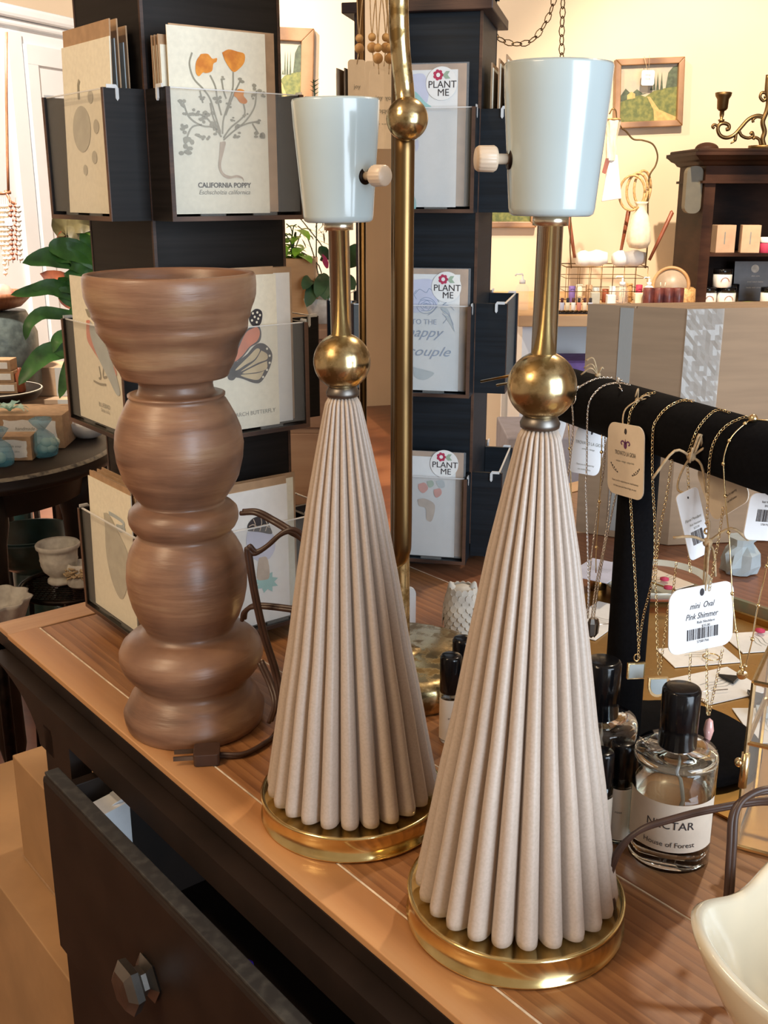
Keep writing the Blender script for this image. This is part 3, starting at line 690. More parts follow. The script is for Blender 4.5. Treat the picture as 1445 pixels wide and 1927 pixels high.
for i in range(2):
    card(['white card edge behind the butterfly card, right side', 'rear card and dark envelope in the butterfly pocket'][i], F01, .030, .128, .006, .150, p1 - .015 - .008 * i, kraft=(.001, .003, .005), m='white')
# ---- bottom left pocket
F30 = f1[(3, 0)]
t, fr = card('cream card with a pale grey-green swan-like bird, bottom left pocket of the nearest rack', F30, .010, .112, .005, .146, p1 - .008, kraft=(.002, -.003, .006), tilt=.02)
blobs([[(195, 965), (205, 968), (222, 1000), (240, 1040), (246, 1075), (235, 1120), (225, 1125), (210, 1090), (200, 1040), (198, 995)]], M['skinp'], t, fr, 'bird_body', .0002)
strokes([[(205, 965), (222, 975), (233, 985), (230, 992), (220, 990), (226, 998), (236, 997)]], .004, M['bluew'], t, fr, 'bird_neck')
for i in range(3):
    card(['first kraft-backed card behind the swan card', 'second kraft-backed card behind the swan card', 'third and rearmost kraft-backed card behind the swan card'][i], F30, .008 - .003 * i, .112, .005, .144, p1 - .0155 - .0065 * i, kraft=(.0, .0, .006), m='kraft')
# ---- bottom right pocket: mushroom card
F00 = f1[(0, 0)]
t, fr = card('card with a dark-capped mushroom on blue-green grass, bottom right pocket behind the cords', F00, .012, .114, .006, .148, p1 - .008, kraft=(.002, .000, .008), m='white')
y6 = lambda l: [(120 + x / 2.89, 880 + y / 2.89) for x, y in l]
blobs([y6([(1000, 345), (1000, 310), (1030, 275), (1070, 265), (1105, 285), (1120, 320), (1130, 360), (1060, 350)])], M['ink'], t, fr, 'mushroom_cap', .0003)
strokes([y6(l) for l in ([(1005, 320), (1030, 310), (1060, 325), (1090, 310), (1118, 325)], [(1030, 280), (1040, 310), (1030, 345)], [(1070, 268), (1075, 300), (1065, 345)], [(1095, 282), (1105, 310), (1095, 345)])], .0009, M['root'], t, fr, 'cap_pattern', .0004)
blobs([y6([(998, 350), (1060, 345), (1130, 355), (1148, 400), (1145, 450), (1110, 500), (1050, 505), (1005, 470), (992, 400)])], M['lilac'], t, fr, 'mushroom_gills', .00025)
blobs([y6([(1060, 490), (1105, 490), (1118, 590), (1090, 610), (1050, 600)])], M['root'], t, fr, 'mushroom_stalk', .0003)
sp = []
for i in range(18):
    a_ = 2 * PI * i / 18; rr = 62 if i % 2 else 40; sp.append((1100 + rr * 1.1 * math.cos(a_), 620 + rr * math.sin(a_)))
blobs([y6(sp)], M['tealw'], t, fr, 'grass_wash', .0002, raw=True)
card('rear cream card in the mushroom pocket, its edge showing at the right', F00, .032, .128, .006, .150, p1 - .018, kraft=(.0, .003, .005))

# ---- the plantable cards in the second rack
def sticker(t, fr, px, py, r=.0125, scale=1):
    x, y = fr.pix(px, py)
    st_ = MB().flat(disc(x, y, r, 40), fr, .0006).build('round_sticker', M['white'], t)
    sw = (.04 if 0 else 1)
    mb = MB()
    for i in range(7):
        a_ = 2 * PI * i / 7; mb.flat(disc(x - r * .22 + r * .22 * math.cos(a_), y + r * .50 + r * .22 * math.sin(a_), r * .115, 12), fr, .0008)
    mb.build('sticker_flower', M['pink'], st_)
    MB().flat(disc(x - r * .22, y + r * .50, r * .13, 12), fr, .0009).build('flower_centre', M['white'], st_)
    MB().flat([(x + r * .06, y + r * .48), (x + r * .28, y + r * .72), (x + r * .52, y + r * .72), (x + r * .38, y + r * .50), (x + r * .56, y + r * .28), (x + r * .26, y + r * .26)], fr, .0008).build('sticker_leaf', M['sage'], st_)
    text('sticker_lettering', 'PLANT', fr, x + r * .05, y - r * .08, r * .60, M['ink'], st_, .0009)
    text('sticker_lettering', 'ME', fr, x + r * .12, y - r * .56, r * .60, M['ink'], st_, .0009)
G = lambda i: f2[(0, i)]
d2 = p2_ - .009
def cardrect(face, d, l, tp, r):            # left px, top px, right px -> x0, y1, x1 on the card plane
    fr, sg, h = face; g = FR(fr.p(0, 0, d * sg), fr.u, fr.v)
    a = g.pix(l, tp); b = g.pix(r, tp); return a[0], a[1], b[0]
tc = [('plantable card with a teal and lilac wash, top pocket of the rear rack', 2, 862, 133), ('plantable card with a line-drawn rose and happy couple lettering, middle pocket of the rear rack', 1, 866, 515), ('plantable card with small coral and orange flowers, bottom pocket of the rear rack', 0, 858, 856)]
for lb, ti, r_, tp in tc:
    x0, y1, x1 = cardrect(G(ti), d2, r_ - 112, tp, r_)
    t, fr = card(lb, G(ti), x0, x1, .006, y1, d2, kraft=(-.004, .009, .006), m='white', sleeve=True)
    if ti == 2:
        sticker(t, fr, 831, 157, .0168)
        blobs([[(775, 140), (800, 142), (805, 190), (778, 200)]], M['lilac'], t, fr, 'wash_patch', .0002)
        blobs([[(776, 170), (785, 175), (800, 192), (812, 202), (790, 205), (776, 200)]], M['tealw'], t, fr, 'wash_patch', .0003)
        blobs([[(780, 268), (786, 262), (788, 275), (783, 285)]], M['lilac'], t, fr, 'wash_patch', .0003)
        blobs([[(778, 365), (783, 380), (782, 393), (774, 392)]], M['tealw'], t, fr, 'wash_patch', .0003)
    if ti == 1:
        sticker(t, fr, 840, 540, .0168)
        blobs([[(770, 527), (815, 527), (822, 560), (818, 580), (770, 585)]], M['lilac'], t, fr, 'wash_patch', .0002)
        l7 = lambda l: [(540 + x / 3.284, 380 + y / 3.284) for x, y in l]
        ro = []
        for k, (rx, ry) in enumerate(((10, 8), (20, 17), (32, 27), (46, 36), (60, 48))):
            ro.append(l7([(860 + rx * math.cos(a_ * .7 + k) + 3 * math.sin(a_ * 5), 640 + ry * math.sin(a_ * .7 + k) + 3 * math.cos(a_ * 4)) for a_ in range(9)]))
        ro += [l7(l) for l in ([(790, 570), (820, 540), (860, 560), (880, 535), (905, 560), (940, 620)], [(800, 600), (785, 570), (800, 545)], [(870, 700), (900, 680), (935, 640)], [(940, 640), (1000, 640), (1033, 670)], [(950, 660), (1000, 700), (1030, 760)], [(960, 690), (985, 720), (965, 750)], [(1000, 680), (1035, 800)], [(960, 640), (1000, 610), (1030, 600)])]
        strokes(ro, .0006, M['blueink'], t, fr, 'rose_drawing', .0003)
        blobs([l7([(970, 700), (1010, 715), (1035, 800), (1010, 760)]), l7([(950, 650), (990, 660), (1000, 690), (970, 690)]), l7([(780, 1020), (860, 1040), (910, 1060), (850, 1100), (790, 1080)])], M['bluew'], t, fr, 'leaf_wash', .00025)
        x, y = fr.pix(798, 606); text('greeting_lettering', 'TO THE', fr, x, y, .0082, M['blueink'], t, .0003)
        x, y = fr.pix(797, 626); text('greeting_lettering', 'happy', fr, x, y, .0155, M['blueink'], t, .0003, shear=.45, wide=1.1)
        x, y = fr.pix(805, 662); text('greeting_lettering', 'couple', fr, x, y, .0155, M['blueink'], t, .0003, shear=.45, wide=1.2)
    if ti == 0:
        sticker(t, fr, 836, 873, .0168)
        l2 = lambda l: [(700 + x / 2.92, 820 + y / 2.92) for x, y in l]
        blobs([l2([(255, 265), (290, 258), (308, 290), (280, 315), (255, 290)]), l2([(340, 295), (375, 290), (382, 320), (355, 340), (340, 320)])], M['rosew'], t, fr, 'flower_wash', .0003)
        blobs([l2([(300, 250), (330, 245), (340, 270), (315, 285)])], M['sage'], t, fr, 'flower_wash', .00032)
        blobs([l2([(350, 250), (390, 245), (400, 280), (370, 285)])], M['bluew'], t, fr, 'flower_wash', .00034)
        blobs([l2([(250, 350), (290, 345), (345, 380), (330, 465), (300, 460), (295, 400), (260, 385)])], M['root'], t, fr, 'flower_wash', .0003)
# side pockets of the rear rack and their cards
for ti in (2,):
    for i in range(3):
        card(['foremost card in the top side pocket by the big lamp cup', 'rear-rack side card in the middle of the right top pocket', 'rear-rack side card against the tower in the right top pocket'][i], f2[(1, ti)], .02, .12, .006, .160 - .004 * i, p2_ - .010 - .008 * i, kraft=(-.003, .004, .005))
        if i < 2: card(['kraft-backed card leaning out of the rear rack, just above the smaller lamp cup', 'kraft-backed card behind the leaning one in the rear rack\'s left top pocket'][i], f2[(3, ti)], .02, .12, .006, .150, p2_ - .010 - .009 * i, kraft=(-.003, .004, .005))
# ================================================================= BRASS MIRROR
mN = ony(747, 600, .87); mF = ony(684, 600, 1.10)
mD = V((mF.x - mN.x, mF.y - mN.y, 0)); mW = mD.length; mD.normalize()
mz0 = ony(747, 1058, .87).z; mz1 = 1.60
mr = thing('standing_mirror', 'tall narrow-looking brass mirror seen almost edge-on, ball finial on its near post', 'mirror', V((mN.x, mN.y, TZ)) + mD * mW / 2)
mfr = FR(V((mN.x, mN.y, 0)), mD, Z)
if mfr.n.x > 0: mfr.n = mfr.n * -1             # glass faces left
rp = rrect(0, mz0, mW, mz1, .03, 8)
MB().tube([mfr.p(x, y) for x, y in rp] + [mfr.p(*rp[0])], .0050, 10, flat=1.5).build('mirror_frame', M['bronze'], mr)
MB().flat(rrect(.002, mz0 + .002, mW - .002, mz1 - .002, .028, 8), mfr, .001).build('mirror_glass', M['mirror'], mr)
MB().prism(rrect(.001, mz0 + .001, mW - .001, mz1 - .001, .028, 8), mfr, -.004, .0005).build('mirror_back', M['bronze'], mr)
# near post with the ball and the bent upper arm
def mp_(px, py, Y=.86): return ony(px, py, Y)
ballc = ony(766, 224, .85)
post = smooth_path([mp_(742, 1062, .868), mp_(754, 1040, .864), mp_(757, 1000), mp_(758, 800), mp_(759, 500), mp_(761, 235)], 5)
MB().tube(post, [.004, .006, .007, .0078] + [.0080] * (len(post) - 4), 20).build('near_post', M['bronze'], mr)
MB().tube(smooth_path([ony(764, 210, .855), ony(761, 170, .86), ony(753, 90, .86), ony(750, 10, .86), ony(750, -160, .86), ony(752, -300, .86)], 6), .0074, 20).build('upper_arm', M['brassold'], mr)
MB().ball(ballc, .0158, 36).build('ball_finial', M['brassold'], mr)
bc = V((mN.x, mN.y, TZ)) + mD * .05 + V((.012, .0, 0))
MB().lathe([(.076, 0), (.080, .002), (.080, .020), (.077, .026), (.068, .029), (.02, .030), (.0085, .033), (.0075, mz0 - TZ - .002)], bc, 72).build('mirror_base', M['brassold'], mr)
rk = V((bc.x, bc.y, mz0 - .004))
# strands looped over the mirror top, with shop tags, solid stand-ins for its reflections
def tagshape(fr, w_, h_, m, parent, name='paper_tag', th=.0006, r=None):
    return MB().prism(rrect(-w_ / 2, -h_, w_ / 2, 0, r or w_ * .2, 5), fr, -th / 2, th / 2).build(name, m, parent)
def bow(c, s_, par, seed=0, name='twine_bow'):
    rr = random.Random(seed); mb = MB(); c = V(c)
    for i in range(5):
        e = c + V((rr.uniform(-1, 1), rr.uniform(-.15, .05), rr.uniform(-1, .6))) * s_
        mid = c + (e - c) * .5 + V((0, -.003, rr.uniform(.1, .5) * s_))
        mb.tube(smooth_path([c, mid, e], 4), s_ * .035, 5)
    mb.ball(c, s_ * .12, 8)
    return mb.build(name, M['twine'], par)
for i, (xs, yk, ty, lb) in enumerate((((680, 676, 668), 72, (112, 250), 'cream shop tag on knotted twine strands, leftmost of those standing in for mirror reflections'),
                                     ((697, 700, 706), 70, (115, 262), 'cream tag on twine strands, middle one of those standing in for mirror reflections'),
                                     ((708, 711, 714), 90, (130, 300), 'cream tag on a beaded strand, mirror reflection stand-in nearest the brass upper arm'))):
    Yh = 1.00 - .03 * i
    t = thing('hanging_necklace', lb, 'necklace', ony(xs[1], yk, Yh), group=None)
    kn = ony(xs[1], yk, Yh)
    for s_ in (-1, 1):
        pts = [ony(xs[1] + s_ * 5 + 6, -240, Yh), ony(xs[1] + s_ * 7 + 3, -60, Yh), ony(xs[1] + s_ * 3, 30, Yh), kn]
        m_ = MB().tube(smooth_path(pts, 4), .0005, 5)
        m_.build('strand', M['twine'], t)
    mb = MB().ball(kn, .0034, 12)
    mb.build('amber_bead', M['wicker'], t); MB().ball(kn - Z * .008, .0042, 12).build('amber_bead', M['wicker'], t)
    g = FR(ony(xs[1] + (xs[2] - xs[1]) * .6, ty[0], Yh), (1, .25, 0), (0, 0, 1))
    MB().tube([kn - Z * .008, g.p(0, -.004, 0)], .0005, 5).build('strand', M['twine'], t)
    tg = tagshape(g, .016, .062, M['tagc'], t)
    for j in range(3): text('tag_lettering', ['joy', 'shop', '- - -'][j], g, 0, -.022 - .01 * j, .005, M['greyink'], tg, .0006)

# ================================================================= WHITE OWL
ow = onz(868, 1192); t = thing('owl_figurine', 'small white scale-textured owl figurine facing away, in the gap between the fluted lamps', 'figurine', ow)
op = [(.014, 0), (.0165, .002), (.0175, .010), (.0195, .022), (.0195, .034), (.0170, .044), (.0140, .050), (.006, .0535), (.0001, .054)]
MB().lathe(op, n=32, rf=lambda r, t_, z, k: r * (1 - .08 * math.cos(t_) ** 2)).build('body', M['stonew'], t, world=False)
mb = MB()
for k in range(10):
    z_ = .004 + .0050 * k; rr = [q[0] + (p_[0] - q[0]) * (z_ - q[1]) / (p_[1] - q[1]) for q, p_ in zip(op, op[1:]) if q[1] <= z_ <= p_[1]][0]
    for i in range(15):
        a_ = 2 * PI * (i + .5 * (k % 2)) / 15; c = V((rr * (1 - .08 * math.cos(a_) ** 2) * math.cos(a_), rr * .985 * math.sin(a_), z_)); n_ = V((math.cos(a_), math.sin(a_), .25)).normalized()
        g = FR(c + n_ * .0004, (-math.sin(a_), math.cos(a_), 0), (-.25 * math.cos(a_), -.25 * math.sin(a_), 1)); mb.prism([(x, y) for x, y in disc(0, 0, .0036, 9, .0042)], g, -.0004, .0007)
o = mb.build('feather_scales', M['stonew'], t, world=False); o['kind'] = 'stuff'
for s_ in (-1, 1):
    MB().lathe([(.0062, 0), (.0050, .005), (.0022, .011), (.0001, .0125)], (s_ * .0098, 0, .0462), 12, (s_ * .25, 0, 1)).build('ear_tuft', M['stonew'], t, world=False)
    MB().ball((s_ * .0062, .0150, .040), .0028, 12).build('eye', M['stonew'], t, world=False)
    MB().leaf((s_ * .0165, .0, .036), (s_ * .12, .1, -1), .030, .018, .0, side=(0, 1, 0), fold=.1).build('wing', M['stonew'], t, world=False)
MB().lathe([(.002, 0), (.0001, .006)], (0, .0168, .036), 8, (0, .6, -1)).build('beak', M['stonew'], t, world=False)
# small frosted acrylic block behind the lamp
g = FR(onz(752, 1180) , (1, .15, 0), (0, 0, 1)); t_ = MB().prism(rrect(-.012, 0, .0165, .0455, .007), g, 0, .004).build('acrylic_holder', M['acedge'])
tag(t_, 'rounded frosted acrylic sign holder standing behind the left fluted lamp', 'sign holder')

# ================================================================= GOLD TRAY, WOOD RAIL, CARTON
t = thing('gold_tray', 'large flat gold metal tray under the jewellery cards', 'tray', AB(.52, .80))
MB().box(AB(.30, .625, TZ + .0005), A * .44, B * .345, Z * .002).build('tray_plate', M['goldtray'], t)
MB().box(AB(.30, .966, TZ + .0005), A * .44, B * .004, Z * .008).build('tray_lip', M['goldtray'], t)
t = thing('wooden_riser', 'reddish wooden board with a worn green front edge behind the gold tray', 'board', AB(.6, 1.02))
MB().box(AB(.25, .985, TZ + .0005), A * .50, B * .085, Z * .016).build('board', M['redwood'], t)
MB().box(AB(.25, .979, TZ + .0005), A * .50, B * .0055, Z * .0162).build('green_edge', M['greenpaint'], t)
bx = V((.370, 1.315, TZ)); bzt = 1.153
def until(p, d, px, lo=0, hi=2):
    for _ in range(40):
        m_ = (lo + hi) / 2; q = V(p) + d * m_ - C0; x = 722.5 + F * q.x / (q.y * cs - q.z * sn)
        if (x - px) * (1 if d.x > 0 else -1) > 0: hi = m_
        else: lo = m_
    return lo
lf = V((-math.sin(R(62)), math.cos(R(62)), 0)); rt = V((math.cos(R(28)), -math.sin(R(28)) * .0 + .12, 0)).normalized()
L1 = until(bx + Z * .2, lf, 1098)
t = thing('cardboard_carton', 'big brown cardboard carton behind the necklace stand, sealed with clear tape', 'carton', bx)
back = rt * .30; L2 = .36
quad = [(bx.x, bx.y), *((q.x, q.y) for q in (bx + rt * L2, bx + rt * L2 + lf * L1, bx + lf * L1))]
MB().prism(quad, WORLD, TZ + .001, bzt).build('carton_body', M['cardboard'], t)
def flap(p, d, L_, out, wd, nm='flap'):
    p = V(p); return MB().box(p, d * L_, out * wd, Z * .0025).build(nm, M['cardboard'], t)
outL = V((-lf.y, lf.x, 0)); outL = outL if outL.y < 0 else outL * -1
flap((bx.x, bx.y, bzt), rt, L2, lf, L1 * .49); flap(V((bx.x, bx.y, bzt)) + lf * L1, rt, L2, lf * -1, L1 * .49)
gl = FR(V((bx.x, bx.y, bzt)), lf, (0, 0, -1)); s_ = 1 if gl.n.y < 0 else -1
def onface(g, sg, x0, y0, x1, y1, m, nm):
    return MB().fbox(g, x0, y0, .0003 * sg, x1, y1, .0008 * sg).build(nm, m, t)
u0 = until(bx + Z * .25, lf, 1188); u1 = until(bx + Z * .25, lf, 1163)
onface(gl, s_, u0, 0, u1, bzt - TZ - .01, M['tape'], 'tape_strip')
gr = FR(V((bx.x, bx.y, bzt)), rt, (0, 0, -1)); s2 = 1 if gr.n.y < 0 else -1
# crinkled packing tape round the front corner
mb = MB(); rows_ = 26; cols_ = 9; rr = random.Random(3); tw = .048; th_ = .165
vs = []
for j in range(rows_ + 1):
    for i in range(cols_ + 1):
        x = tw * i / cols_; vs.append(gr.p(x, th_ * j / rows_ - .002, s2 * (.0016 + rr.random() * .0022 * (1.3 if i not in (0, cols_) else .3))))
fs = [(j * (cols_ + 1) + i, j * (cols_ + 1) + i + 1, (j + 1) * (cols_ + 1) + i + 1, (j + 1) * (cols_ + 1) + i) for j in range(rows_) for i in range(cols_)]
mb.add(vs, fs, False).build('crinkled_tape', M['tape'], t)

# ================================================================= NECKLACE STAND
BZ = 1.130
Pa = onz(1150, 769, BZ); Pb = onz(1444, 862, BZ); bd = (Pb - Pa).normalized(); br = .0222
E0 = Pa - bd * .075; E1 = Pb + bd * .12
bn = V((bd.y, -bd.x, 0)); bn = bn if bn.y < 0 else bn * -1
ps = Pa + bd * ((onz(1210, 788, BZ) - Pa).dot(bd))
t = thing('necklace_stand', 'black velvet T-bar necklace stand hung with fine chains', 'stand', V((ps.x, ps.y, TZ)))
MB().lathe([(br * .8, -.001), (br, .003), (br, (E1 - E0).length - .003), (br * .8, (E1 - E0).length)], E0, 48, bd).build('velvet_bar', M['velvet'], t)
MB().lathe([(.0155, .016), (.0150, BZ - TZ - .01)], V((ps.x, ps.y, TZ)), 32).build('velvet_post', M['velvet'], t)
MB().lathe([(.072, .003), (.076, .006), (.076, .012), (.070, .016), (.015, .0175)], V((ps.x + .038, ps.y + .002, TZ)), 64, rf=lambda r, t_, z, k: r * (.86 + .14 * abs(math.cos(t_)))).build('velvet_base', M['velvet'], t)
for (a_, b_) in (((905, 718), (960, 707)), ((935, 725), (985, 716))):
    MB().tube([ony(*a_, .93), ony(*b_, .905), E0 + V((0, 0, .004))], .0012, 8).build('brass_peg', M['gold'], t)
def barpt(px, py, off=.0009, plane=None):
    d = ray(px, py).normalized(); r_ = br + off
    dp = d - bd * d.dot(bd); op_ = (C0 - Pa); oc = op_ - bd * op_.dot(bd)
    a_ = dp.dot(dp); b_ = 2 * dp.dot(oc); c_ = oc.dot(oc) - r_ * r_; dis = b_ * b_ - 4 * a_ * c_
    if dis > 0:
        p = C0 + d * ((-b_ - math.sqrt(dis)) / (2 * a_))
        if p.z > BZ + .002: return p
    elif py < 940 and (C0 + d * (-b_ / (2 * a_))).z > BZ:
        p = C0 + d * (-b_ / (2 * a_)); q = Pa + bd * (p - Pa).dot(bd); return q + (p - q).normalized() * r_
    return onpl(px, py, Pa + bn * (br + off + .001 if plane is None else plane), bn)
z3 = lambda l: [(1040 + x / 3.568, 680 + y / 3.568) for x, y in l]
z4 = lambda l: [(1040 + x / 3.568, 1040 + y / 3.568) for x, y in l]
def nk(label, strands, m, pend=None, L=.0030, wd=.0016, r=.00026, kind='chain', plane=None):
    c = barpt(*strands[0][len(strands[0]) // 2]); t = thing('necklace', label, 'necklace', c)
    for i, s_ in enumerate(strands):
        P = smooth_path([barpt(a_, b_, .0009 + .0004 * i, plane) for a_, b_ in s_], 5); mb = MB()
        if kind == 'rope': mb.chain(P, .0020, .0011, .00034)
        elif kind == 'satellite':
            mb.tube(P, .0005, 5)
            for k in range(3, len(P), 6): mb.ball(P[k], .0014, 8)
        else: mb.chain(P, L, wd, r)
        mb.build('chain', M[m], t)
    return t
def hang(t, px, py, plane=None): return barpt(px, py, .0012, plane)
def tagged(t, corners, label, lines, m='tagc', bows=None, bar=None, oy=0, plane=None, ink='ink', tilt=0):
    mx = sum(q[0] for q in corners) / 4; my = sum(q[1] for q in corners) / 4
    nn = bn if m == 'tagc' else V((.38, -.92, .08)).normalized()
    P = [onpl(a_, b_, onpl(mx, my, Pa + bn * (br + .004 + oy), bn), nn) for a_, b_ in corners]     # tl tr br bl
    u = (P[1] - P[0]); v = (P[0] - P[3]); g = FR((P[0] + P[1]) / 2, u, v - u.normalized() * v.dot(u.normalized()))
    if g.n.y > 0: pass
    W_ = u.length; H_ = v.length
    tg = MB().prism(rrect(-W_ / 2, -H_, W_ / 2, 0, min(W_, H_) * .18, 6), g, -.0004, .0004).build('paper_tag', M[m], t)
    s_ = 1 if g.n.dot(bn) > 0 else -1
    g.n = g.n * s_
    MB().flat(disc(0, -H_ * .10, W_ * .035, 14, W_ * .05), g, .0005).build('tag_hole', M['ink'], tg)
    for (body, x, y, sz, sh, wd, ik) in lines:
        text('tag_lettering', body, g, x * W_, -y * H_, sz * H_, M[ik], tg, .0006, shear=sh, wide=wd)
    if bar:
        mb = MB(); rr = random.Random(9); x = bar[0] * W_
        while x < bar[1] * W_:
            k = rr.choice((.6, .6, 1.1, 1.7)) * W_ * .012; mb.flat([(x, -bar[3] * H_), (x + k, -bar[3] * H_), (x + k, -bar[2] * H_), (x, -bar[2] * H_)], g, .0006); x += k + rr.choice((.6, .9, 1.3)) * W_ * .011
        mb.build('barcode', M['ink'], tg)
    return tg, g, W_, H_

t = nk('fine silver chain over the left of the velvet bar, its long oval link clasp showing', [z3([(400, 112), (300, 115), (200, 160), (150, 210), (130, 280), (137, 420), (115, 680), (90, 860), (115, 1150), (150, 1420)]) + z4([(190, 300), (215, 440)])], 'silver', kind='rope')
mb = MB(); mb.chain([barpt(*q_) for q_ in z3([(185, 165), (150, 215), (133, 290)])], .0075, .0040, .0007); mb.build('clasp', M['silver'], t)
mb = MB().lathe([(.0001, 0), (.0034, .004), (.0040, .010), (.0026, .0160), (.0001, .0175)], barpt(1100, 1209), 6, sm=False); mb.build('crystal_pendant', M['pewter'], t)
t = nk('second silver rope chain on the velvet bar, hanging just right of the long-link clasp', [z3([(520, 160), (440, 145), (340, 165), (270, 230), (240, 300), (232, 420), (228, 700), (222, 850), (232, 1150), (240, 1570)]) + z4([(228, 430)])], 'silver', kind='rope')
MB().lathe([(.0001, 0), (.0032, .003), (.0036, .013), (.0024, .0170), (.0001, .018)], barpt(1112, 1201), 6, sm=False).build('crystal_pendant', M['pewter'], t)
t = nk('silver chain with a faceted crystal drop, strands meeting below the bar left of the post', [z3([(350, 490), (345, 700), (300, 1000), (250, 1400)]) + z4([(245, 300), (235, 440)]), z3([(395, 840), (350, 1200), (290, 1500)]) + z4([(260, 440)]), z3([(430, 870), (370, 1150), (310, 1480)]) + z4([(275, 450)])], 'silver', kind='rope', plane=.012)
MB().lathe([(.0001, 0), (.0032, .004), (.0038, .012), (.0024, .0170), (.0001, .018)], barpt(1118, 1200, plane=.012), 6, sm=False).build('crystal_pendant', M['pewter'], t)
nk('gold satellite chain with small beads, hanging between the silver chains left of the post', [z3([(330, 490), (325, 700), (310, 1000), (292, 1250), (290, 1420)]), z3([(105, 420), (118, 700), (125, 1000), (120, 1230)])], 'gold', kind='satellite', plane=.016)
t = nk('gold trace chain with a square glass pendant, hanging in front of the black post', [z3([(690, 210), (620, 225), (560, 280), (515, 370), (505, 600), (520, 900), (535, 1150), (555, 1500)]) + z4([(560, 300), (575, 600), (575, 720)]), z3([(950, 268), (870, 262), (770, 310), (700, 390), (672, 480), (670, 800), (685, 1100), (680, 1400), (650, 1550)]) + z4([(610, 420), (582, 600), (575, 720)])], 'gold')
pc = barpt(1198, 1240); g = FR(pc, (1, .1, 0), Z)
MB().prism([(-.0066, -.0160), (.0066, -.0160), (.0066, -.0030), (-.0066, -.0030)], g, -.0012, .0012).build('square_pendant', M['gold'], t)
MB().prism([(-.0055, -.0150), (.0055, -.0150), (.0055, -.0040), (-.0055, -.0040)], g, -.0015, .0015).build('glass_stone', M['bluew'], t)
MB().tube([g.p(.0022 * math.cos(k), .0012 + .0028 * math.sin(k)) for k in [2 * PI * i / 14 for i in range(15)]], .0005, 6).build('bail', M['gold'], t)
bow(barpt(*z3([(570, 260)])[0]), .016, t, 2)
nkA = nk
t1 = thing('price_tag', 'cream shop tag lettered TROVATO LA GIOIA with a plum emblem, hung before the post', 'tag', barpt(1180, 800))
tg, g, W_, H_ = tagged(t1, z3([(375, 400), (618, 445), (590, 918), (360, 870)]), '', [('TROVATO LA GIOIA', 0, .41, .085, 0, .62, 'ink'), ('antique - vintage - unique finds', 0, .52, .04, 0, .85, 'greyink'), ('Thank you for supporting our small business', 0, .80, .035, .2, .98, 'ink'), ("It's how your purchase brings you joy!", 0, .875, .035, .2, .98, 'ink')])
mb = MB()
mb.flat(disc(0, -H_ * .29, W_ * .045, 14, W_ * .06), g, .0006)
for s_ in (-1, 1):
    mb.ribbon(curve2([(0, -H_ * .27), (s_ * W_ * .07, -H_ * .235), (s_ * W_ * .12, -H_ * .26), (s_ * W_ * .09, -H_ * .29)]), W_ * .025, g, .0006)
mb.flat([(-W_ * .02, -H_ * .25), (W_ * .02, -H_ * .25), (0, -H_ * .20)], g, .0006)
mb.build('plum_emblem', mat('plum_ink', (.14, .04, .14), .7), tg)
mb = MB()
for s_ in (-1, 1):
    mb.ribbon(curve2([(s_ * W_ * .40, -H_ * .56), (s_ * W_ * .33, -H_ * .64), (s_ * W_ * .20, -H_ * .69)]), W_ * .008, g, .0006)
    for k in range(5): mb.flat(disc(s_ * W_ * (.39 - .045 * k), -H_ * (.575 + .026 * k), W_ * .014, 8), g, .0006)
mb.build('sprig_print', M['ink'], tg)
MB().tube(smooth_path([barpt(*q_, .003) for q_ in z3([(570, 260), (490, 320), (470, 400), (485, 480)])], 4), .0006, 5).build('twine_loop', M['twine'], t1)
# other tags
t2 = thing('price_tag', 'white shop tag lettered TROVATO LA GIOIA, left of the post behind the chains', 'tag', onpl(1110, 830, Pa, bn))
tagged(t2, z3([(165, 430), (370, 470), (345, 745), (158, 740)]), '', [('TROVATO LA GIOIA', 0, .34, .10, 0, .8, 'greyink'), ('antique - vintage', 0, .46, .05, 0, 1, 'greyink'), ('Thank you for supporting', 0, .80, .05, .2, .9, 'greyink'), ('our small business', 0, .90, .05, .2, .9, 'greyink')], m='tagw', oy=-.030)
t3 = thing('price_tag', 'sliver of a white tag showing just right of the nearer lamp\'s neck', 'tag', onpl(1060, 800, Pa, bn))
tagged(t3, [(1036, 786), (1066, 794), (1064, 843), (1034, 840)], '', [], m='tagw', oy=-.028)
t = nk('gold chain with jute bow and long white barcode tag, right of the post', [z3([(1190, 345), (1110, 325), (1040, 370), (970, 460), (930, 560), (900, 640)]), z3([(905, 700), (915, 900), (925, 1180), (915, 1300), (925, 1420)])], 'gold')
bow(barpt(*z3([(930, 640)])[0], .004), .026, t, 5)
MB().tube(smooth_path([barpt(*q_, .003) for q_ in z3([(1000, 490), (960, 600), (900, 680), (850, 780), (840, 860), (885, 885)])], 4), .0008, 5).build('twine_loop', M['twine'], t)
tagged(t, z3([(822, 905), (968, 835), (930, 1285), (775, 1385)]), '', [('Floral Pendant', .0, .42, .06, .35, .8, 'greyink'), ('Reb Necklace', .08, .50, .045, 0, .8, 'greyink'), ('$35.00', .08, .56, .045, 0, .8, 'greyink')], m='tagw', bar=(-.22, .30, .60, .80), oy=.006)
t = nk('gold chain with a D-shaped clear pendant hanging right of the black post', [z3([(800, 660), (765, 900), (725, 1100), (700, 1300), (690, 1480)]) + z4([(695, 300), (700, 560), (712, 820)]), z3([(830, 1350), (805, 1560)]) + z4([(780, 350), (740, 640), (718, 820)])], 'gold', plane=.018)
pc = barpt(1239, 1270, plane=.018); g = FR(pc, (1, .1, 0), Z)
dsh = [(-.0075, -.002), (.0075, -.002)] + [(.0075 * math.cos(R(a_)), -.008 + .0095 * math.sin(R(a_))) for a_ in range(0, -181, -20)]
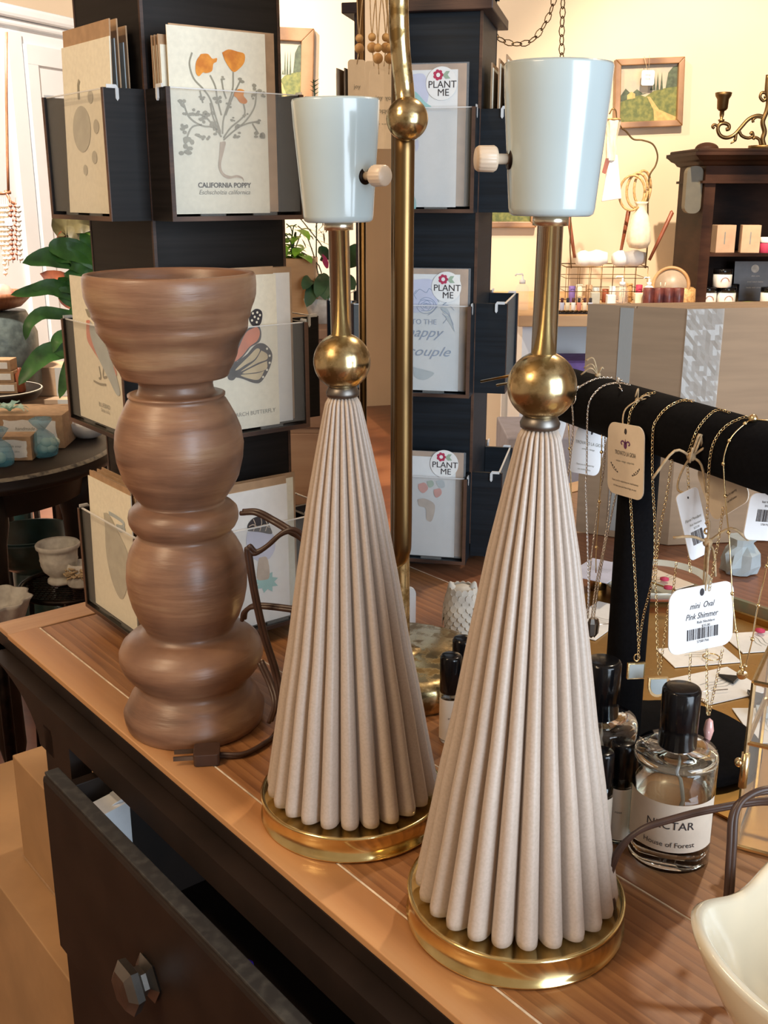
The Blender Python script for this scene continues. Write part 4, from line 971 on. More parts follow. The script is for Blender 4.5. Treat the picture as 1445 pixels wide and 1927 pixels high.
MB().prism(dsh, g, -.0012, .0012).build('pendant_rim', M['gold'], t); MB().prism([(x * .8, (y + .006) * .8 - .006) for x, y in dsh], g, -.0018, .0018).build('glass_stone', M['bluew'], t)
t = nk('gold trace chain with ring clasp and jute knot above the handwritten tag', [z3([(1310, 375), (1270, 380), (1170, 430), (1100, 510), (1060, 620), (1045, 800), (1035, 1100)]), z3([(1145, 980), (1120, 1150), (1085, 1350), (1050, 1540)])], 'gold')
MB().tube([barpt(*z3([(1032 + 14 * math.cos(k), 1140 + 18 * math.sin(k))])[0], .002) for k in [2 * PI * i / 12 for i in range(13)]], .0007, 6).build('ring_clasp', M['gold'], t)
bow(barpt(*z3([(1040, 1215)])[0], .003), .028, t, 11)
for dx in (-12, 10): MB().tube(smooth_path([barpt(*q_, .004) for q_ in z3([(1035 + dx * .3, 1220), (1030 + dx, 1380), (1018 + dx * .5, 1540)])], 4), .0007, 5).build('twine_loop', M['twine'], t)
tg, g, W_, H_ = tagged(t, z4([(780, 260), (1215, 180), (1220, 600), (785, 695)]), '', [('mini  Oval', .0, .30, .13, .35, .8, 'ink'), ('Pink Shimmer', .0, .46, .13, .35, .8, 'ink'), ('Reb Necklace', .07, .56, .058, 0, 1, 'ink'), ('$35.00', .07, .625, .055, 0, 1, 'ink'), ('S7581766', .03, .86, .055, 0, 1, 'ink')], m='tagw', bar=(-.22, .26, .65, .82), oy=.003)
t = nk('gold chain with an oval pink stone drop hanging below the handwritten tag', [z4([(925, 680), (925, 900), (1020, 1000), (1040, 1090)]), z4([(1035, 620), (1035, 900), (1045, 1090)]), z4([(1140, 650), (1100, 850), (1068, 1000), (1050, 1090)])], 'gold', plane=.020)
MB().lathe([(.0001, -.009), (.0022, -.007), (.0036, 0), (.0024, .007), (.0001, .009)], barpt(*z4([(1046, 1190)])[0], plane=.020), 16).build('pink_stone', mat('pink_stone', (.75, .42, .38), .15, coat=.5), t)
t = nk('gold satellite chain, rightmost over the velvet bar with a round ball clasp', [z3([(1500, 400), (1440, 398), (1345, 392), (1290, 420), (1200, 510), (1150, 640), (1150, 770), (1165, 1000), (1185, 1200), (1205, 1560)]) + z4([(1225, 480), (1260, 720), (1272, 815)]), z4([(1450, 20), (1425, 150), (1370, 400), (1340, 580), (1300, 740), (1276, 815)])], 'gold', kind='satellite')
MB().ball(barpt(*z3([(1345, 385)])[0], .002), .0030, 12).build('ball_clasp', M['gold'], t)
MB().cyl(barpt(*z4([(1275, 825)])[0]), .0035, .002, 16, (0, 1, .2)).build('disc_pendant', M['gold'], t)
t5 = thing('price_tag', 'cream tag tucked askew behind the velvet bar, only its lower corner showing', 'tag', onpl(1350, 900, Pa, bn))
tagged(t5, z3([(960, 730), (1200, 560), (1310, 840), (1180, 960)]), '', [('Thank you for supporting', .1, .72, .06, .2, .6, 'ink'), ('our small business', .1, .82, .06, .2, .6, 'ink')], m='tagc', oy=-.034)
t6 = thing('price_tag', 'white barcode tag cut off by the right edge of the picture, below the bar', 'tag', onpl(1440, 960, Pa, bn))
tagged(t6, z3([(1330, 880), (1580, 900), (1560, 1230), (1330, 1190)]), '', [('Reb Necklace', .0, .18, .07, 0, .9, 'ink'), ('$42.00', .0, .26, .07, 0, .9, 'ink'), ('S7581742', 0, .66, .06, 0, .9, 'ink')], m='tagw', bar=(-.25, .35, .34, .60), oy=-.018)
nk('silver cable chain hanging down the cardboard carton, behind the velvet bar', [[(1188, 600), (1186, 640), (1172, 680), (1170, 735)]], 'silver', L=.006, wd=.003, r=.0006, plane=-.024)
bow(barpt(1125, 706), .020, [o for o in bpy.data.objects if o.name == 'necklace'][0], 21)

# ================================================================= JEWELLERY CARDS ON THE TRAY
def jcard(label, quad, z=TZ + .0035, jewel=None, m='white'):
    P = [onz(a_, b_, z) for a_, b_ in quad]; c = sum(P, V()) / 4
    u_ = ((P[1] - P[0]) + (P[2] - P[3])) / 2; v_ = ((P[3] - P[0]) + (P[2] - P[1])) / 2; L_ = v_.length
    v_ = v_ - u_.normalized() * v_.dot(u_.normalized()); v_ = v_.normalized() * (v_.length + L_) / 2
    P = [c - u_ / 2 - v_ / 2, c + u_ / 2 - v_ / 2, c + u_ / 2 + v_ / 2, c - u_ / 2 + v_ / 2]
    t = thing('jewellery_card', label, 'card', c, group=None)
    MB().prism([(q.x, q.y) for q in P], WORLD, z - .0004, z + .0004).build('card', M[m], t)
    g = FR(c + Z * .0006, P[1] - P[0], Z.cross(P[1] - P[0]))
    mb = MB()
    for k in range(3): mb.ribbon(curve2([(-.016 + .002 * k, .006 - .005 * k), (-.006, .007 - .005 * k), (.004, .005 - .005 * k), (.012, .007 - .005 * k)]), .0005, g)
    mb.build('script_print', M['greyink'], t)
    if jewel:
        for (a_, b_, kind) in jewel:
            q = onz(a_, b_, z + .003)
            if kind == 'tri': MB().prism([(q.x - .008, q.y + .006), (q.x + .011, q.y + .002), (q.x + .001, q.y - .011)], WORLD, q.z - .0015, q.z + .001).build('dark_stone', M['blackgloss'], t)
            elif kind == 'ring': MB().tube([q + V((.008 * math.cos(k), .008 * math.sin(k), 0)) for k in [2 * PI * i / 20 for i in range(21)]], .0007, 6).build('gold_hoop', M['gold'], t)
            elif kind == 'garnet': MB().lathe([(.0001, 0), (.005, .0005), (.005, .0025), (.0001, .004)], q, 14).build('garnet_stone', M['pink'], t)
            elif kind == 'bar': MB().tube([q - V((.02, .004, 0)), q + V((.02, .003, 0))], .0006, 6).build('silver_bar', M['silver'], t)
            elif kind == 'grey': MB().box(q, (.03, -.008, 0), (.003, .014, 0), (0, 0, .005)).build('grey_stone', M['bluew'], t)
    return t
jcard('white jewellery card lying left of the black post on the gold tray', z4([(150, 245), (435, 420), (420, 552), (190, 618)]), jewel=[(1125, 1175, 'bar')])
jcard('white card with a thin gold hoop, directly below the handwritten tag', z4([(655, 630), (1130, 635), (1262, 712), (860, 790)]), jewel=[(1338, 1236, 'ring')])
jcard('white card with a black triangular stone, behind the nearer perfume cap', z4([(780, 850), (1180, 765), (1440, 935), (1040, 1022)]), jewel=[(1371, 1275, 'tri'), (1330, 1300, 'bar')])
jcard('white card with a garnet stone, right of the handwritten tag', z4([(1150, 610), (1360, 683), (1560, 640), (1460, 465)]), jewel=[(1430, 1189, 'garnet')])
jcard('white card with a blue-grey stone, partly inside the view through the glass box', z4([(1150, 1060), (1440, 1285), (1600, 1270), (1540, 1030)]), jewel=[(1425, 1350, 'grey')])
tag(MB().prism([(0, .013), (.019, .004), (.004, -.014)], FR(onz(1409, 1315, TZ + .004), (1, -.2, 0), (.2, 1, 0)), 0, .003).build('loose_stone', M['blackgloss']), 'black triangular stone lying loose between two jewellery cards', 'stone')
# oval dish with cards
dc = onz(1228, 1112, TZ + .003); t = thing('oval_dish', 'pale grey-green oval ceramic dish holding earring cards, behind the velvet post', 'dish', dc)
MB().lathe([(.030, 0), (.040, .002), (.056, .016), (.0575, .0185), (.0555, .019), (.042, .0055), (.001, .005)], dc, 64, rf=lambda r, t_, z, k: r * (1 + .12 * abs(math.cos(t_)))).build('dish_body', mat('celadon', (.56, .58, .52), .25, var=.08, coat=.4), t)
MB().lathe([(.0405, .0028), (.0475, .0088), (.0485, .0092), (.0415, .0030)], dc, 64, rf=lambda r, t_, z, k: r * (1.004 + .12 * abs(math.cos(t_))), cap=False).build('rust_band', M['redbrown'], t)
jcard('lilac-white card fanned over the left rim of the oval dish', z3([(170, 1310), (450, 1360), (445, 1510), (195, 1445)]), z=TZ + .030, m='lilac')
jcard('pinkish earring card leaning on the right of the oval dish', z3([(690, 1400), (760, 1395), (880, 1500), (700, 1560)]), z=TZ + .028, m='rosew' if 0 else 'tagc', jewel=[(1250, 1092, 'garnet'), (1257, 1108, 'garnet')])
tag(MB().cyl(onz(1123, 1108, TZ + .0005), .011, .024, 20).build('brass_weight', M['brassold']), 'small round brass pot below the chains, left of the dish', 'pot')
pch = thing('foil_pouch', 'crumpled silver-blue foil pouch by the carton at the right', 'pouch', onz(1390, 1075, TZ + .018))
rr = random.Random(8); mb = MB(); mb.lathe([(.018, 0), (.022, .01), (.020, .025), (.012, .034), (.016, .042)], n=14, sm=False, rf=lambda r, t_, z, k: r * (1 + rr.uniform(-.22, .22)))
mb.build('pouch', M['bluew'], pch, world=False)

# ================================================================= PERFUME BOTTLES
def bottle(label, c, r, h, rc_, h0, h1, title=None, sub=None, fill=.78, face=None, labelh=(.22, .66), name='perfume_bottle', group=None):
    t = thing(name, label, 'bottle', c, group=group)
    b = lambda mb, n, m, p=t: mb.build(n, m, p, world=False)
    wl = r * .08
    b(MB().lathe([(r * .9, 0), (r, .002), (r, h - .004), (r * .95, h), (rc_ * .8, h + .0008), (rc_ * .8, h - r * .1), (r * .86, h - r * .16), (r - wl, h - r * .3), (r - wl, h * .15), (r * .5, h * .12), (.0002, h * .12)], n=56), 'glass_body', M['glass'])
    b(MB().lathe([(.0002, h * .124), (r * .5, h * .124), (r - wl * 1.05, h * .155), (r - wl * 1.05, h * fill), (.0002, h * fill)], n=48), 'perfume', M['liquid'])
    b(MB().lathe([(rc_ * .9, h0), (rc_, h0 + .001), (rc_, h1 - .0025), (rc_ * .93, h1 - .0006), (rc_ * .8, h1), (.0002, h1 - .0004)], n=40), 'cap', M['blackgloss'])
    if r > .015: b(MB().tube([(0, 0, h * .2), (r * .2, 0, h * .5), (0, 0, h)], .0011, 8), 'dip_tube', M['acedge'])
    if title is not None:
        a0 = math.atan2(-(c - C0).y, -(c - C0).x) if face is None else face
        mb = MB(); vs = []; n = 20; half = R(74)
        for i in range(n + 1):
            a_ = a0 - half + 2 * half * i / n
            for z_ in (h * labelh[0], h * labelh[1]): vs.append(((r + .0003) * math.cos(a_), (r + .0003) * math.sin(a_), z_))
        mb.add(vs, [(2 * i, 2 * i + 2, 2 * i + 3, 2 * i + 1) for i in range(n)], True); lb = b(mb, 'paper_label', M['tagc'])
        for body, zz_, sz in ((title, .56, r * .30), (sub, .16, r * .19)):
            if not body: continue
            g = FR((0, 0, h * (labelh[0] + (labelh[1] - labelh[0]) * zz_)), (1, 0, 0), (0, 1, 0))
            o = text('label_lettering', body, g, 0, 0, sz, M['ink'], lb, 0, world=False)
            for v in o.data.vertices:
                x, y = v.co.x, v.co.y; a_ = a0 + x / r; v.co = V(((r + .0006) * math.cos(a_), (r + .0006) * math.sin(a_), g.o.z + y))
    return t
bottle('clear round perfume bottle labelled NECTAR with a tall black cap', onz(1256, 1603), .0278, .082, .0128, .0835, .127, 'NECTAR', 'House of Forest', .80)
bottle('clear round perfume bottle with tall black cap, half hidden behind the nearer lamp', onz(1117, 1532), .0270, .080, .0128, .0815, .125, None, None, .45)
bottle('small roller bottle with black cap, front one of the pair touching the nearer lamp', onz(1122, 1597), .0088, .052, .0082, .045, .0775, '', '', .8, labelh=(.08, .85), name='roller_bottle')
bottle('small roller bottle with black cap and script label, behind its twin beside the lamp', onz(1160, 1577), .0088, .052, .0084, .045, .0775, 'rose', '', .8, labelh=(.08, .85), name='roller_bottle')
bottle('small black-capped bottle in the gap between the two fluted lamps', onz(846, 1392), .0092, .048, .0092, .045, .078, 'iris', '', .8, labelh=(.08, .85), name='roller_bottle')
bottle('black-capped bottle behind the one in the gap, only its cap top showing', onz(868, 1355), .0092, .048, .0092, .045, .078, '', '', .8, labelh=(.08, .85), name='roller_bottle')

# ================================================================= GLASS JEWELLERY BOX
gz = R(28); gu = V((math.cos(gz), -math.sin(gz), 0)); gv = V((math.sin(gz), math.cos(gz), 0))
g0 = onz(1384, 1596); t = thing('glass_box', 'brass-edged glass jewellery box cut off at the right edge', 'box', g0)
gw, gd, gh, gl_ = .14, .075, .128, .083
def edge(a_, b_, n='brass_edge'): return MB().tube([a_, b_], .0018, 6, sm=False).build(n, M['gold'], t)
cn = [g0, g0 + gu * gw, g0 + gu * gw + gv * gd, g0 + gv * gd]
for i in range(4):
    edge(cn[i] + Z * .002, cn[i] + Z * gh)
    for z_ in (.002, gl_, gh): edge(cn[i] + Z * z_, cn[(i + 1) % 4] + Z * z_)
    q0, q1 = cn[i], cn[(i + 1) % 4]
    MB().add([q0 + Z * .003, q1 + Z * .003, q1 + Z * gh, q0 + Z * gh], [(0, 1, 2, 3)]).build('glass_pane', M['pane'], t)
MB().add([q + Z * gh for q in cn], [(0, 1, 2, 3)]).build('glass_pane', M['pane'], t)
MB().add([q + Z * .003 for q in cn], [(0, 1, 2, 3)]).build('base_plate', M['goldtray'], t)
MB().ball(g0 + Z * (gl_ - .016) - gu * .004, .0032, 12).build('knob', M['gold'], t)
MB().tube([g0 + Z * (gl_ - .008), g0 + Z * (gl_ - .034)], .0030, 8).build('hinge', M['gold'], t)
tag(MB().box(g0 + gu * .055 + gv * .03 + Z * .004, gu * .05, gv * .03, Z * .075).build('frosted_block', M['acedge'], bev=.003), 'frosted block standing inside the brass-edged glass box', 'block')

# ================================================================= CREAM BOWL
bw = V((.242, .452, TZ)); t = thing('wavy_bowl', 'glossy cream ceramic bowl with a wavy pinched rim, bottom right foreground', 'bowl', bw)
def bf(r, t_, z, k):
    return r * (1 + .075 * math.cos(4 * t_ + .5) * min(z / .06, 1.2))
NB = 96; outer = [(.034, 0), (.040, .003), (.050, .014), (.062, .034), (.071, .054), (.0765, .070), (.0775, .0755), (.0745, .0775), (.071, .074), (.064, .055), (.054, .034), (.042, .018), (.028, .010), (.0002, .008)]
mb = MB(); vs = []
for k, (r_, z_) in enumerate(outer):
    for i in range(NB):
        a_ = 2 * PI * i / NB; rr = bf(r_, a_, z_, k); dz = .0065 * math.cos(4 * a_ + .5) * (max(z_ - .02, 0) / .055)
        vs.append((rr * math.cos(a_), rr * math.sin(a_), z_ + dz))
fs = [(k * NB + i, k * NB + (i + 1) % NB, (k + 1) * NB + (i + 1) % NB, (k + 1) * NB + i) for k in range(len(outer) - 1) for i in range(NB)]
mb.add(vs, fs + [tuple(range(NB))[::-1]], True).build('bowl', M['cream'], t, world=False)
# ================================================================= BACKGROUND, RIGHT: counter, hutch, basket
def X_(px, py, Y): return ony(px, py, Y)
def bxp(l, t_, r, b_, Y, dep, name, m, par=None, bev=.0, rz=0):
    # a box whose front face spans photograph columns l..r and rows t..b at distance Y
    a_ = ony(l, b_, Y); c_ = ony(r, t_, Y); wd = c_.x - a_.x
    mb = MB().box((0, 0, 0), (wd, 0, 0), (0, dep, 0), (0, 0, c_.z - a_.z)) if rz else MB().box((a_.x, Y, a_.z), (wd, 0, 0), (0, dep, 0), (0, 0, c_.z - a_.z))
    if rz:
        q = Matrix.Rotation(rz, 4, 'Z'); mb.v = [q @ v + V((a_.x, Y, a_.z)) for v in mb.v]
    return mb.build(name, m, par, bev=bev)
CZ = .922
t = thing('wall_counter', 'honey-coloured wooden counter along the back wall holding toiletries', 'counter', (2.0, 3.7, 0))
MB().box((.42, 3.35, CZ - .035), (3.2, 0, 0), (0, .84, 0), (0, 0, .035)).build('worktop', M['ltwood'], t, bev=.002)
MB().box((.42, 3.75, 0), (3.2, 0, 0), (0, .03, 0), (0, 0, CZ - .035)).build('back_board', M['wallw'], t)
MB().box((.42, 3.40, .66), (3.2, 0, 0), (0, .35, 0), (0, 0, .02)).build('lower_shelf', M['wallw'], t)
for x in (.44, 1.5, 3.5): MB().box((x, 3.40, 0), (.05, 0, 0), (0, .34, 0), (0, 0, CZ - .035)).build('leg', M['wallw'], t)
tag(MB().box((.50, 3.42, .682), (.22, 0, 0), (0, .2, 0), (0, 0, .085)).build('folded_cloth', M['purple'], bev=.02), 'purple folded cloth on the shelf under the back counter', 'cloth')
HY = 3.62
hz = lambda py: ony(1360, py, HY).z
hx = lambda px: ony(px, 400, HY).x
t = thing('hutch', 'dark walnut hutch with a moulded cornice and open shelves, at the right edge', 'hutch', (hx(1420), HY + .15, CZ))
x0, x1 = hx(1322), hx(1322) + .85; dp = .32
MB().box((x0, HY, CZ), (.035, 0, 0), (0, dp, 0), (0, 0, hz(345) - CZ)).build('side_panel', M['hutch'], t)
MB().box((x1 - .035, HY, CZ), (.035, 0, 0), (0, dp, 0), (0, 0, hz(345) - CZ)).build('side_panel', M['hutch'], t)
MB().box((x0 + .035, HY + dp - .02, CZ), (x1 - x0 - .07, 0, 0), (0, .02, 0), (0, 0, hz(345) - CZ)).build('back_panel', M['hutch'], t)
MB().box((x0 + .035, HY + .01, hz(483)), (x1 - x0 - .07, 0, 0), (0, dp - .03, 0), (0, 0, hz(477) - hz(483))).build('shelf', M['hutch'], t)
MB().box((x0 - .01, HY - .01, hz(345)), (x1 - x0 + .02, 0, 0), (0, dp + .01, 0), (0, 0, hz(340) - hz(345))).build('frieze_moulding', M['hutch'], t)
MB().box((x0, HY, hz(340)), (x1 - x0, 0, 0), (0, dp, 0), (0, 0, hz(310) - hz(340))).build('frieze', M['hutch'], t)
pr = [(0, 0), (.012, .004), (.02, .014), (.034, .020), (.045, .030), (.052, .034), (.052, .045), (0, .045)]
cz = hz(312); ch = (hz(286) - cz) / .045
vs = []; n = len(pr)
for xs, sx_ in ((x0, -1), (x1, 1)):
    for d_, z_ in pr: vs.append((xs + sx_ * d_, HY - d_, cz + z_ * ch))
for xs, sx_ in ((x1, 1), (x0, -1)):
    for d_, z_ in pr: vs.append((xs + sx_ * d_, HY + dp, cz + z_ * ch))
fs = []
for s_ in range(4):
    for i in range(n):
        j = (i + 1) % n; fs.append((s_ * n + i, s_ * n + j, ((s_ + 1) % 4) * n + j, ((s_ + 1) % 4) * n + i))
mb = MB().add(vs, fs); mb.build('cornice', M['hutch'], t)
MB().box((x0 - .04, HY - .04, hz(287)), (x1 - x0 + .08, 0, 0), (0, dp + .04, 0), (0, 0, .012)).build('top_board', M['hutch'], t, bev=.004)
ear = FR((x0 - .003, HY + .02, 0), (1, 0, 0), (0, 0, 1)); wq = .052
MB().prism([(x, y) for x, y in rrect(-wq, hz(402), .001, hz(312), .022)], ear, -.04, .0).build('side_corbel', mat('olive_bracket', (.10, .085, .055), .5), t)
MB().ball((hx(1333) + .0, HY + .08, hz(286) + .012), .038, 20, .55).build('finial', M['hutch'], t)
# candelabrum on top of the hutch
cY = HY + .08
zc = lambda l: [ony(1240 + a_ / 4.283, 150 + b_ / 4.283, cY) for a_, b_ in l]
t = thing('candelabrum', 'old brass scrolled candelabrum on top of the dark hutch', 'candelabrum', ony(1437, 280, cY))
MB().tube(smooth_path(zc([(850, 545), (835, 480), (850, 420), (835, 340), (865, 260), (880, 180), (870, 90), (880, -40)]), 5), .008, 10).build('stem', M['bronze'], t)
MB().cyl(V((ony(1437, 280, cY).x, cY, hz(286) + .011)), .05, .012, 24).build('foot', M['bronze'], t)
MB().tube(smooth_path(zc([(850, 300), (790, 290), (720, 320), (660, 385), (605, 445), (545, 468), (495, 450), (474, 405), (485, 365), (520, 350), (560, 365), (562, 395), (540, 402)]), 6), .0062, 10).build('arm', M['bronze'], t)
MB().tube(smooth_path(zc([(474, 400), (470, 375), (445, 362), (430, 378), (445, 392)]), 5), .0045, 8).build('scroll', M['bronze'], t)
MB().tube(smooth_path(zc([(850, 310), (790, 300), (757, 325), (760, 345)]), 5), .0045, 8).build('scroll', M['bronze'], t)
MB().tube(smooth_path(zc([(640, 400), (665, 450), (715, 470), (755, 455), (750, 425), (735, 440)]), 5), .0052, 8).build('scroll', M['bronze'], t)
MB().tube(smooth_path(zc([(620, 440), (610, 490), (575, 515)]), 5), [.0055] * 6 + [.003] * 4 + [.001], 8).build('leaf_scroll', M['bronze'], t)
MB().tube(smooth_path(zc([(820, 530), (805, 480), (770, 465), (758, 482)]), 5), .005, 8).build('scroll', M['bronze'], t)
MB().tube(smooth_path(zc([(875, 110), (830, 105), (815, 140), (840, 170), (862, 150), (850, 132)]), 5), .005, 8).build('scroll', M['bronze'], t)
cb = zc([(500, 350)])[0]
s_ = scl(cY, 1.5) / 4.283
MB().lathe([(12 * s_, 0), (28 * s_, 25 * s_), (10 * s_, 32 * s_), (18 * s_, 60 * s_), (18 * s_, 90 * s_), (30 * s_, 96 * s_), (42 * s_, 110 * s_), (46 * s_, 180 * s_), (62 * s_, 205 * s_), (66 * s_, 228 * s_), (58 * s_, 232 * s_), (40 * s_, 200 * s_), (.0001, 195 * s_)], cb, 28).build('candle_cup', M['bronze'], t)
# boxes and jars in the hutch
bxp(1346, 427, 1386, 477, HY + .03, .06, 'soap_box', M['kraft']); o = bpy.context.scene.objects[-1] if 0 else None
def last(n): return [o for o in bpy.data.objects if o.name.split('.')[0] == n][-1]
ob = bxp(1346, 427, 1386, 477, HY + .03, .05, 'soap_box', mat('pink_kraft', (.56, .36, .22), .7)) if 0 else None
bpy.data.objects.remove(last('soap_box'))
pk_ = mat('pink_kraft', (.60, .38, .24), .7, var=.08)
for (l, r, lb, rz) in ((1346, 1383, 'pinkish kraft soap box on the hutch shelf, left one of the pair', .12), (1393, 1427, 'kraft soap box on the hutch shelf, right one of the pair', -.12)):
    c_ = ony(l, 477, HY + .05); t = thing('soap_box', lb, 'box', c_, (0, 0, rz), group='soap boxes in the hutch')
    MB().box((0, 0, 0), (scl(HY + .05, 1.1) * (r - l), 0, 0), (0, .045, 0), (0, 0, .092)).build('carton', pk_, t, world=False, bev=.001)
    MB().flat([(.026, .03), (.030, .03), (.030, .07), (.026, .07)], FR((0, -.0004, 0), (1, 0, 0), (0, 0, 1)), 0).build('printed_word', M['greyink'], t, world=False)
c_ = ony(1441, 477, HY + .05); t = thing('ointment_jar', 'small white jar with a red label on the hutch shelf', 'jar', c_)
MB().cyl((0, 0, 0), .022, .035, 24).build('jar_body', M['pink'], t, world=False); MB().cyl((0, 0, .0352), .023, .018, 24).build('lid', M['white'], t, world=False)
def jar(label, px, py, Y, r=.031, z=None):
    c_ = ony(px, py, Y); c_.z = z if z is not None else c_.z
    t = thing('balm_jar', label, 'jar', c_, group='black-lidded jars in the hutch')
    MB().cyl((0, 0, 0), r, .044, 32).build('jar_body', M['bone'], t, world=False)
    MB().cyl((0, 0, .0443), r * 1.02, .016, 32).build('lid', M['blackgloss'], t, world=False)
    g = FR((0, -r - .0006, .022), (1, 0, 0), (0, 0, 1))
    MB().ribbon([(.014 * math.cos(R(a_)), .014 * math.sin(R(a_)) - .003) for a_ in range(0, 181, 15)], .002, g).build('arch_print', M['redbrown'], t, world=False)
    return t
jY = HY - .02 + .06
jar('white jar with black lid at the foot of the hutch, far left', 1328, 583, jY, z=CZ)
jar('white jar with black lid at the foot of the hutch, second from left', 1364, 583, jY, z=CZ)
jar('white jar with black lid stacked on top of the left pair', 1357, 550, jY + .0, z=CZ + .0605)
jar('white jar with black lid at the right edge of the picture', 1446, 583, jY, z=CZ)
tag(MB().cyl((ony(1390, 560, jY).x, jY + .08, CZ), .024, .065, 20).build('dark_jar', M['blackgloss']), 'plain dark glass jar standing behind the white jars in the hutch', 'jar')
g = FR((ony(1382, 560, 3.8).x, 3.82, CZ), (1, 0, 0), (0, .1, 1)); t = thing('grey_sign', 'grey information card with a round crest, leaning in the hutch bottom', 'sign', g.o)
MB().fbox(g, 0, 0, 0, .15, .135, .003).build('sign_card', mat('slate_card', (.16, .17, .19), .5), t)
MB().flat(disc(.072, .11, .014, 20), g, .0034).build('crest', M['stonew'], t)
for k in range(3): text('sign_lettering', ['skin care', 'small batch balms', 'made with olive oil'][k], g, .075, .085 - .02 * k, .008, M['stonew'], t, .0034)
tag(MB().lathe([(.02, 0), (.03, .012), (.028, .014), (.001, .006)], (ony(1412, 583, HY).x, HY + .0, CZ), 24).build('green_dish', M['leafl']), 'small lime green dish at the foot of the hutch', 'dish')

# painting on the wall, second painting
def painting(label, l, t_, r, b_, rot, meadow=True, tagit=False, fr_w=.022):
    Y = 4.205; a_ = ony(l, b_, Y); c_ = ony(r, t_, Y); W_ = c_.x - a_.x; H_ = c_.z - a_.z
    cc = (a_ + c_) / 2
    u = V((math.cos(rot), 0, math.sin(rot))); v = V((-math.sin(rot), 0, math.cos(rot))); g = FR(cc - u * W_ / 2 - v * H_ / 2, u, v)
    t = thing('framed_painting', label, 'painting', cc)
    f = fr_w
    def bar(p, q, nm='frame_rail'): MB().prism([p[0], p[1], q[1], q[0]], g, -.012, .022).build(nm, M['frame'], t, bev=.003)
    O = [(0, 0), (W_, 0), (W_, H_), (0, H_)]; I = [(f, f), (W_ - f, f), (W_ - f, H_ - f), (f, H_ - f)]
    for i in range(4): bar((O[i], O[(i + 1) % 4]), (I[i], I[(i + 1) % 4]))
    cv = MB().prism(I, g, -.010, .002).build('canvas', M['skyp'] if meadow else M['grass'], t)
    P = lambda l_: [(f + x * (W_ - 2 * f), f + y * (H_ - 2 * f)) for x, y in l_]
    if meadow:
        z_ = .0022
        MB().flat(P([(0, .35), (.3, .5), (.45, .44), (.6, .54), (1, .62), (1, 0), (0, 0)]), g, z_).build('meadow', M['grass'], cv)
        MB().flat(P([(0, .45), (.1, .60), (.2, .50), (.3, .58), (.4, .5), (.5, .5), (.3, .46), (0, .36)]), g, z_ + .0003).build('dark_trees', M['hillp'], cv)
        MB().flat(P([(.8, .58), (.84, .85), (.92, .95), (1, .97), (1, .6)]), g, z_ + .0003).build('dark_trees', M['hillp'], cv)
        for x_ in (.55, .60, .66, .73): MB().flat(P([(x_ - .025, .55), (x_, .62 + .25 * (x_ > .58)), (x_ + .025, .55)]), g, z_ + .0004).build('cypress', M['hillp'], cv)
        MB().flat(P([(.48, .44), (.53, .44), (.70, .2), (1, .06), (1, 0), (.62, 0), (.60, .2)]), g, z_ + .0004).build('dirt_path', M['pathp'], cv)
        MB().flat(P([(.13, .40), (.27, .42), (.27, .50), (.2, .54), (.13, .48)]), g, z_ + .0005).build('farmhouse', M['pathp'], cv)
    return t, g, W_, H_
M['frame'] = wood('frame_wood', [(.16, .075, .03), (.27, .14, .06), (.36, .20, .10)], 6, (3, 3, 3), 0, .4, .1, 3, 3)
tp, g, W_, H_ = painting('small framed landscape painting of a path through a meadow, high on the back wall', 1151, 110, 1289, 240, R(2.2))
tg = thing('shop_tag', 'small white shop tag hanging over the landscape painting', 'tag', ony(1220, 130, 4.17))
q = FR(ony(1220, 132, 4.168), (1, 0, 0), (0, 0, 1)); MB().prism(rrect(-.0235, -.052, .0235, 0, .007), q, 0, .001).build('paper_tag', M['white'], tg)
for k in range(2): text('tag_lettering', ['shop', 'finds'][k], q, 0, -.016 - .014 * k, .010, M['ink'], tg, .0014)
MB().tube([ony(1212, 106, 4.17), q.p(-.002, -.004), q.p(.002, -.004), ony(1222, 104, 4.17)], .0008, 5).build('string', M['twine'], tg)
painting('lower edge of a green landscape picture behind the nearer lamp cup', 905, 322, 1012, 428, 0, meadow=False)
t, g, W_, H_ = painting('tall brown framed picture, half hidden by the nearest card rack', 470, 52, 588, 240, R(-2.5), meadow=True, fr_w=.045)
# swag chain and iron bracket
t = thing('hanging_chain', 'brass swag chain looping down from the ceiling above the nearer lamp', 'chain', ony(1058, 118, 2.9))
for k, l in enumerate(([(924, 60), (945, 76), (975, 83), (1003, 74), (1028, 40), (1042, 0), (1050, -60)], [(1060, -200), (1059, 0), (1057, 60), (1057, 118)])):
    MB().chain(smooth_path([ony(a_, b_, 2.9 if k else 2.95) for a_, b_ in l], 8), .026, .013, .0017).build('chain_run', M['bronze'], t)
MB().tube([ony(1050, -60, 2.95), ony(1060, -200, 2.9), V((ony(1060, -200, 2.9).x, 2.9, 2.99))], .002, 6).build('chain_run', M['bronze'], t)
t = thing('iron_bracket', 'dark iron shelf bracket by the top of the rear card rack', 'bracket', ony(928, 40, 2.98))
MB().box(ony(924, 92, 2.98), (.012, 0, 0), (0, .006, 0), (0, 0, .40)).build('bracket_bar', M['darkmetal'], t)
MB().box(ony(885, 2, 2.98), (.075, 0, 0), (0, .006, 0), (0, 0, .012)).build('bracket_arm', M['darkmetal'], t)

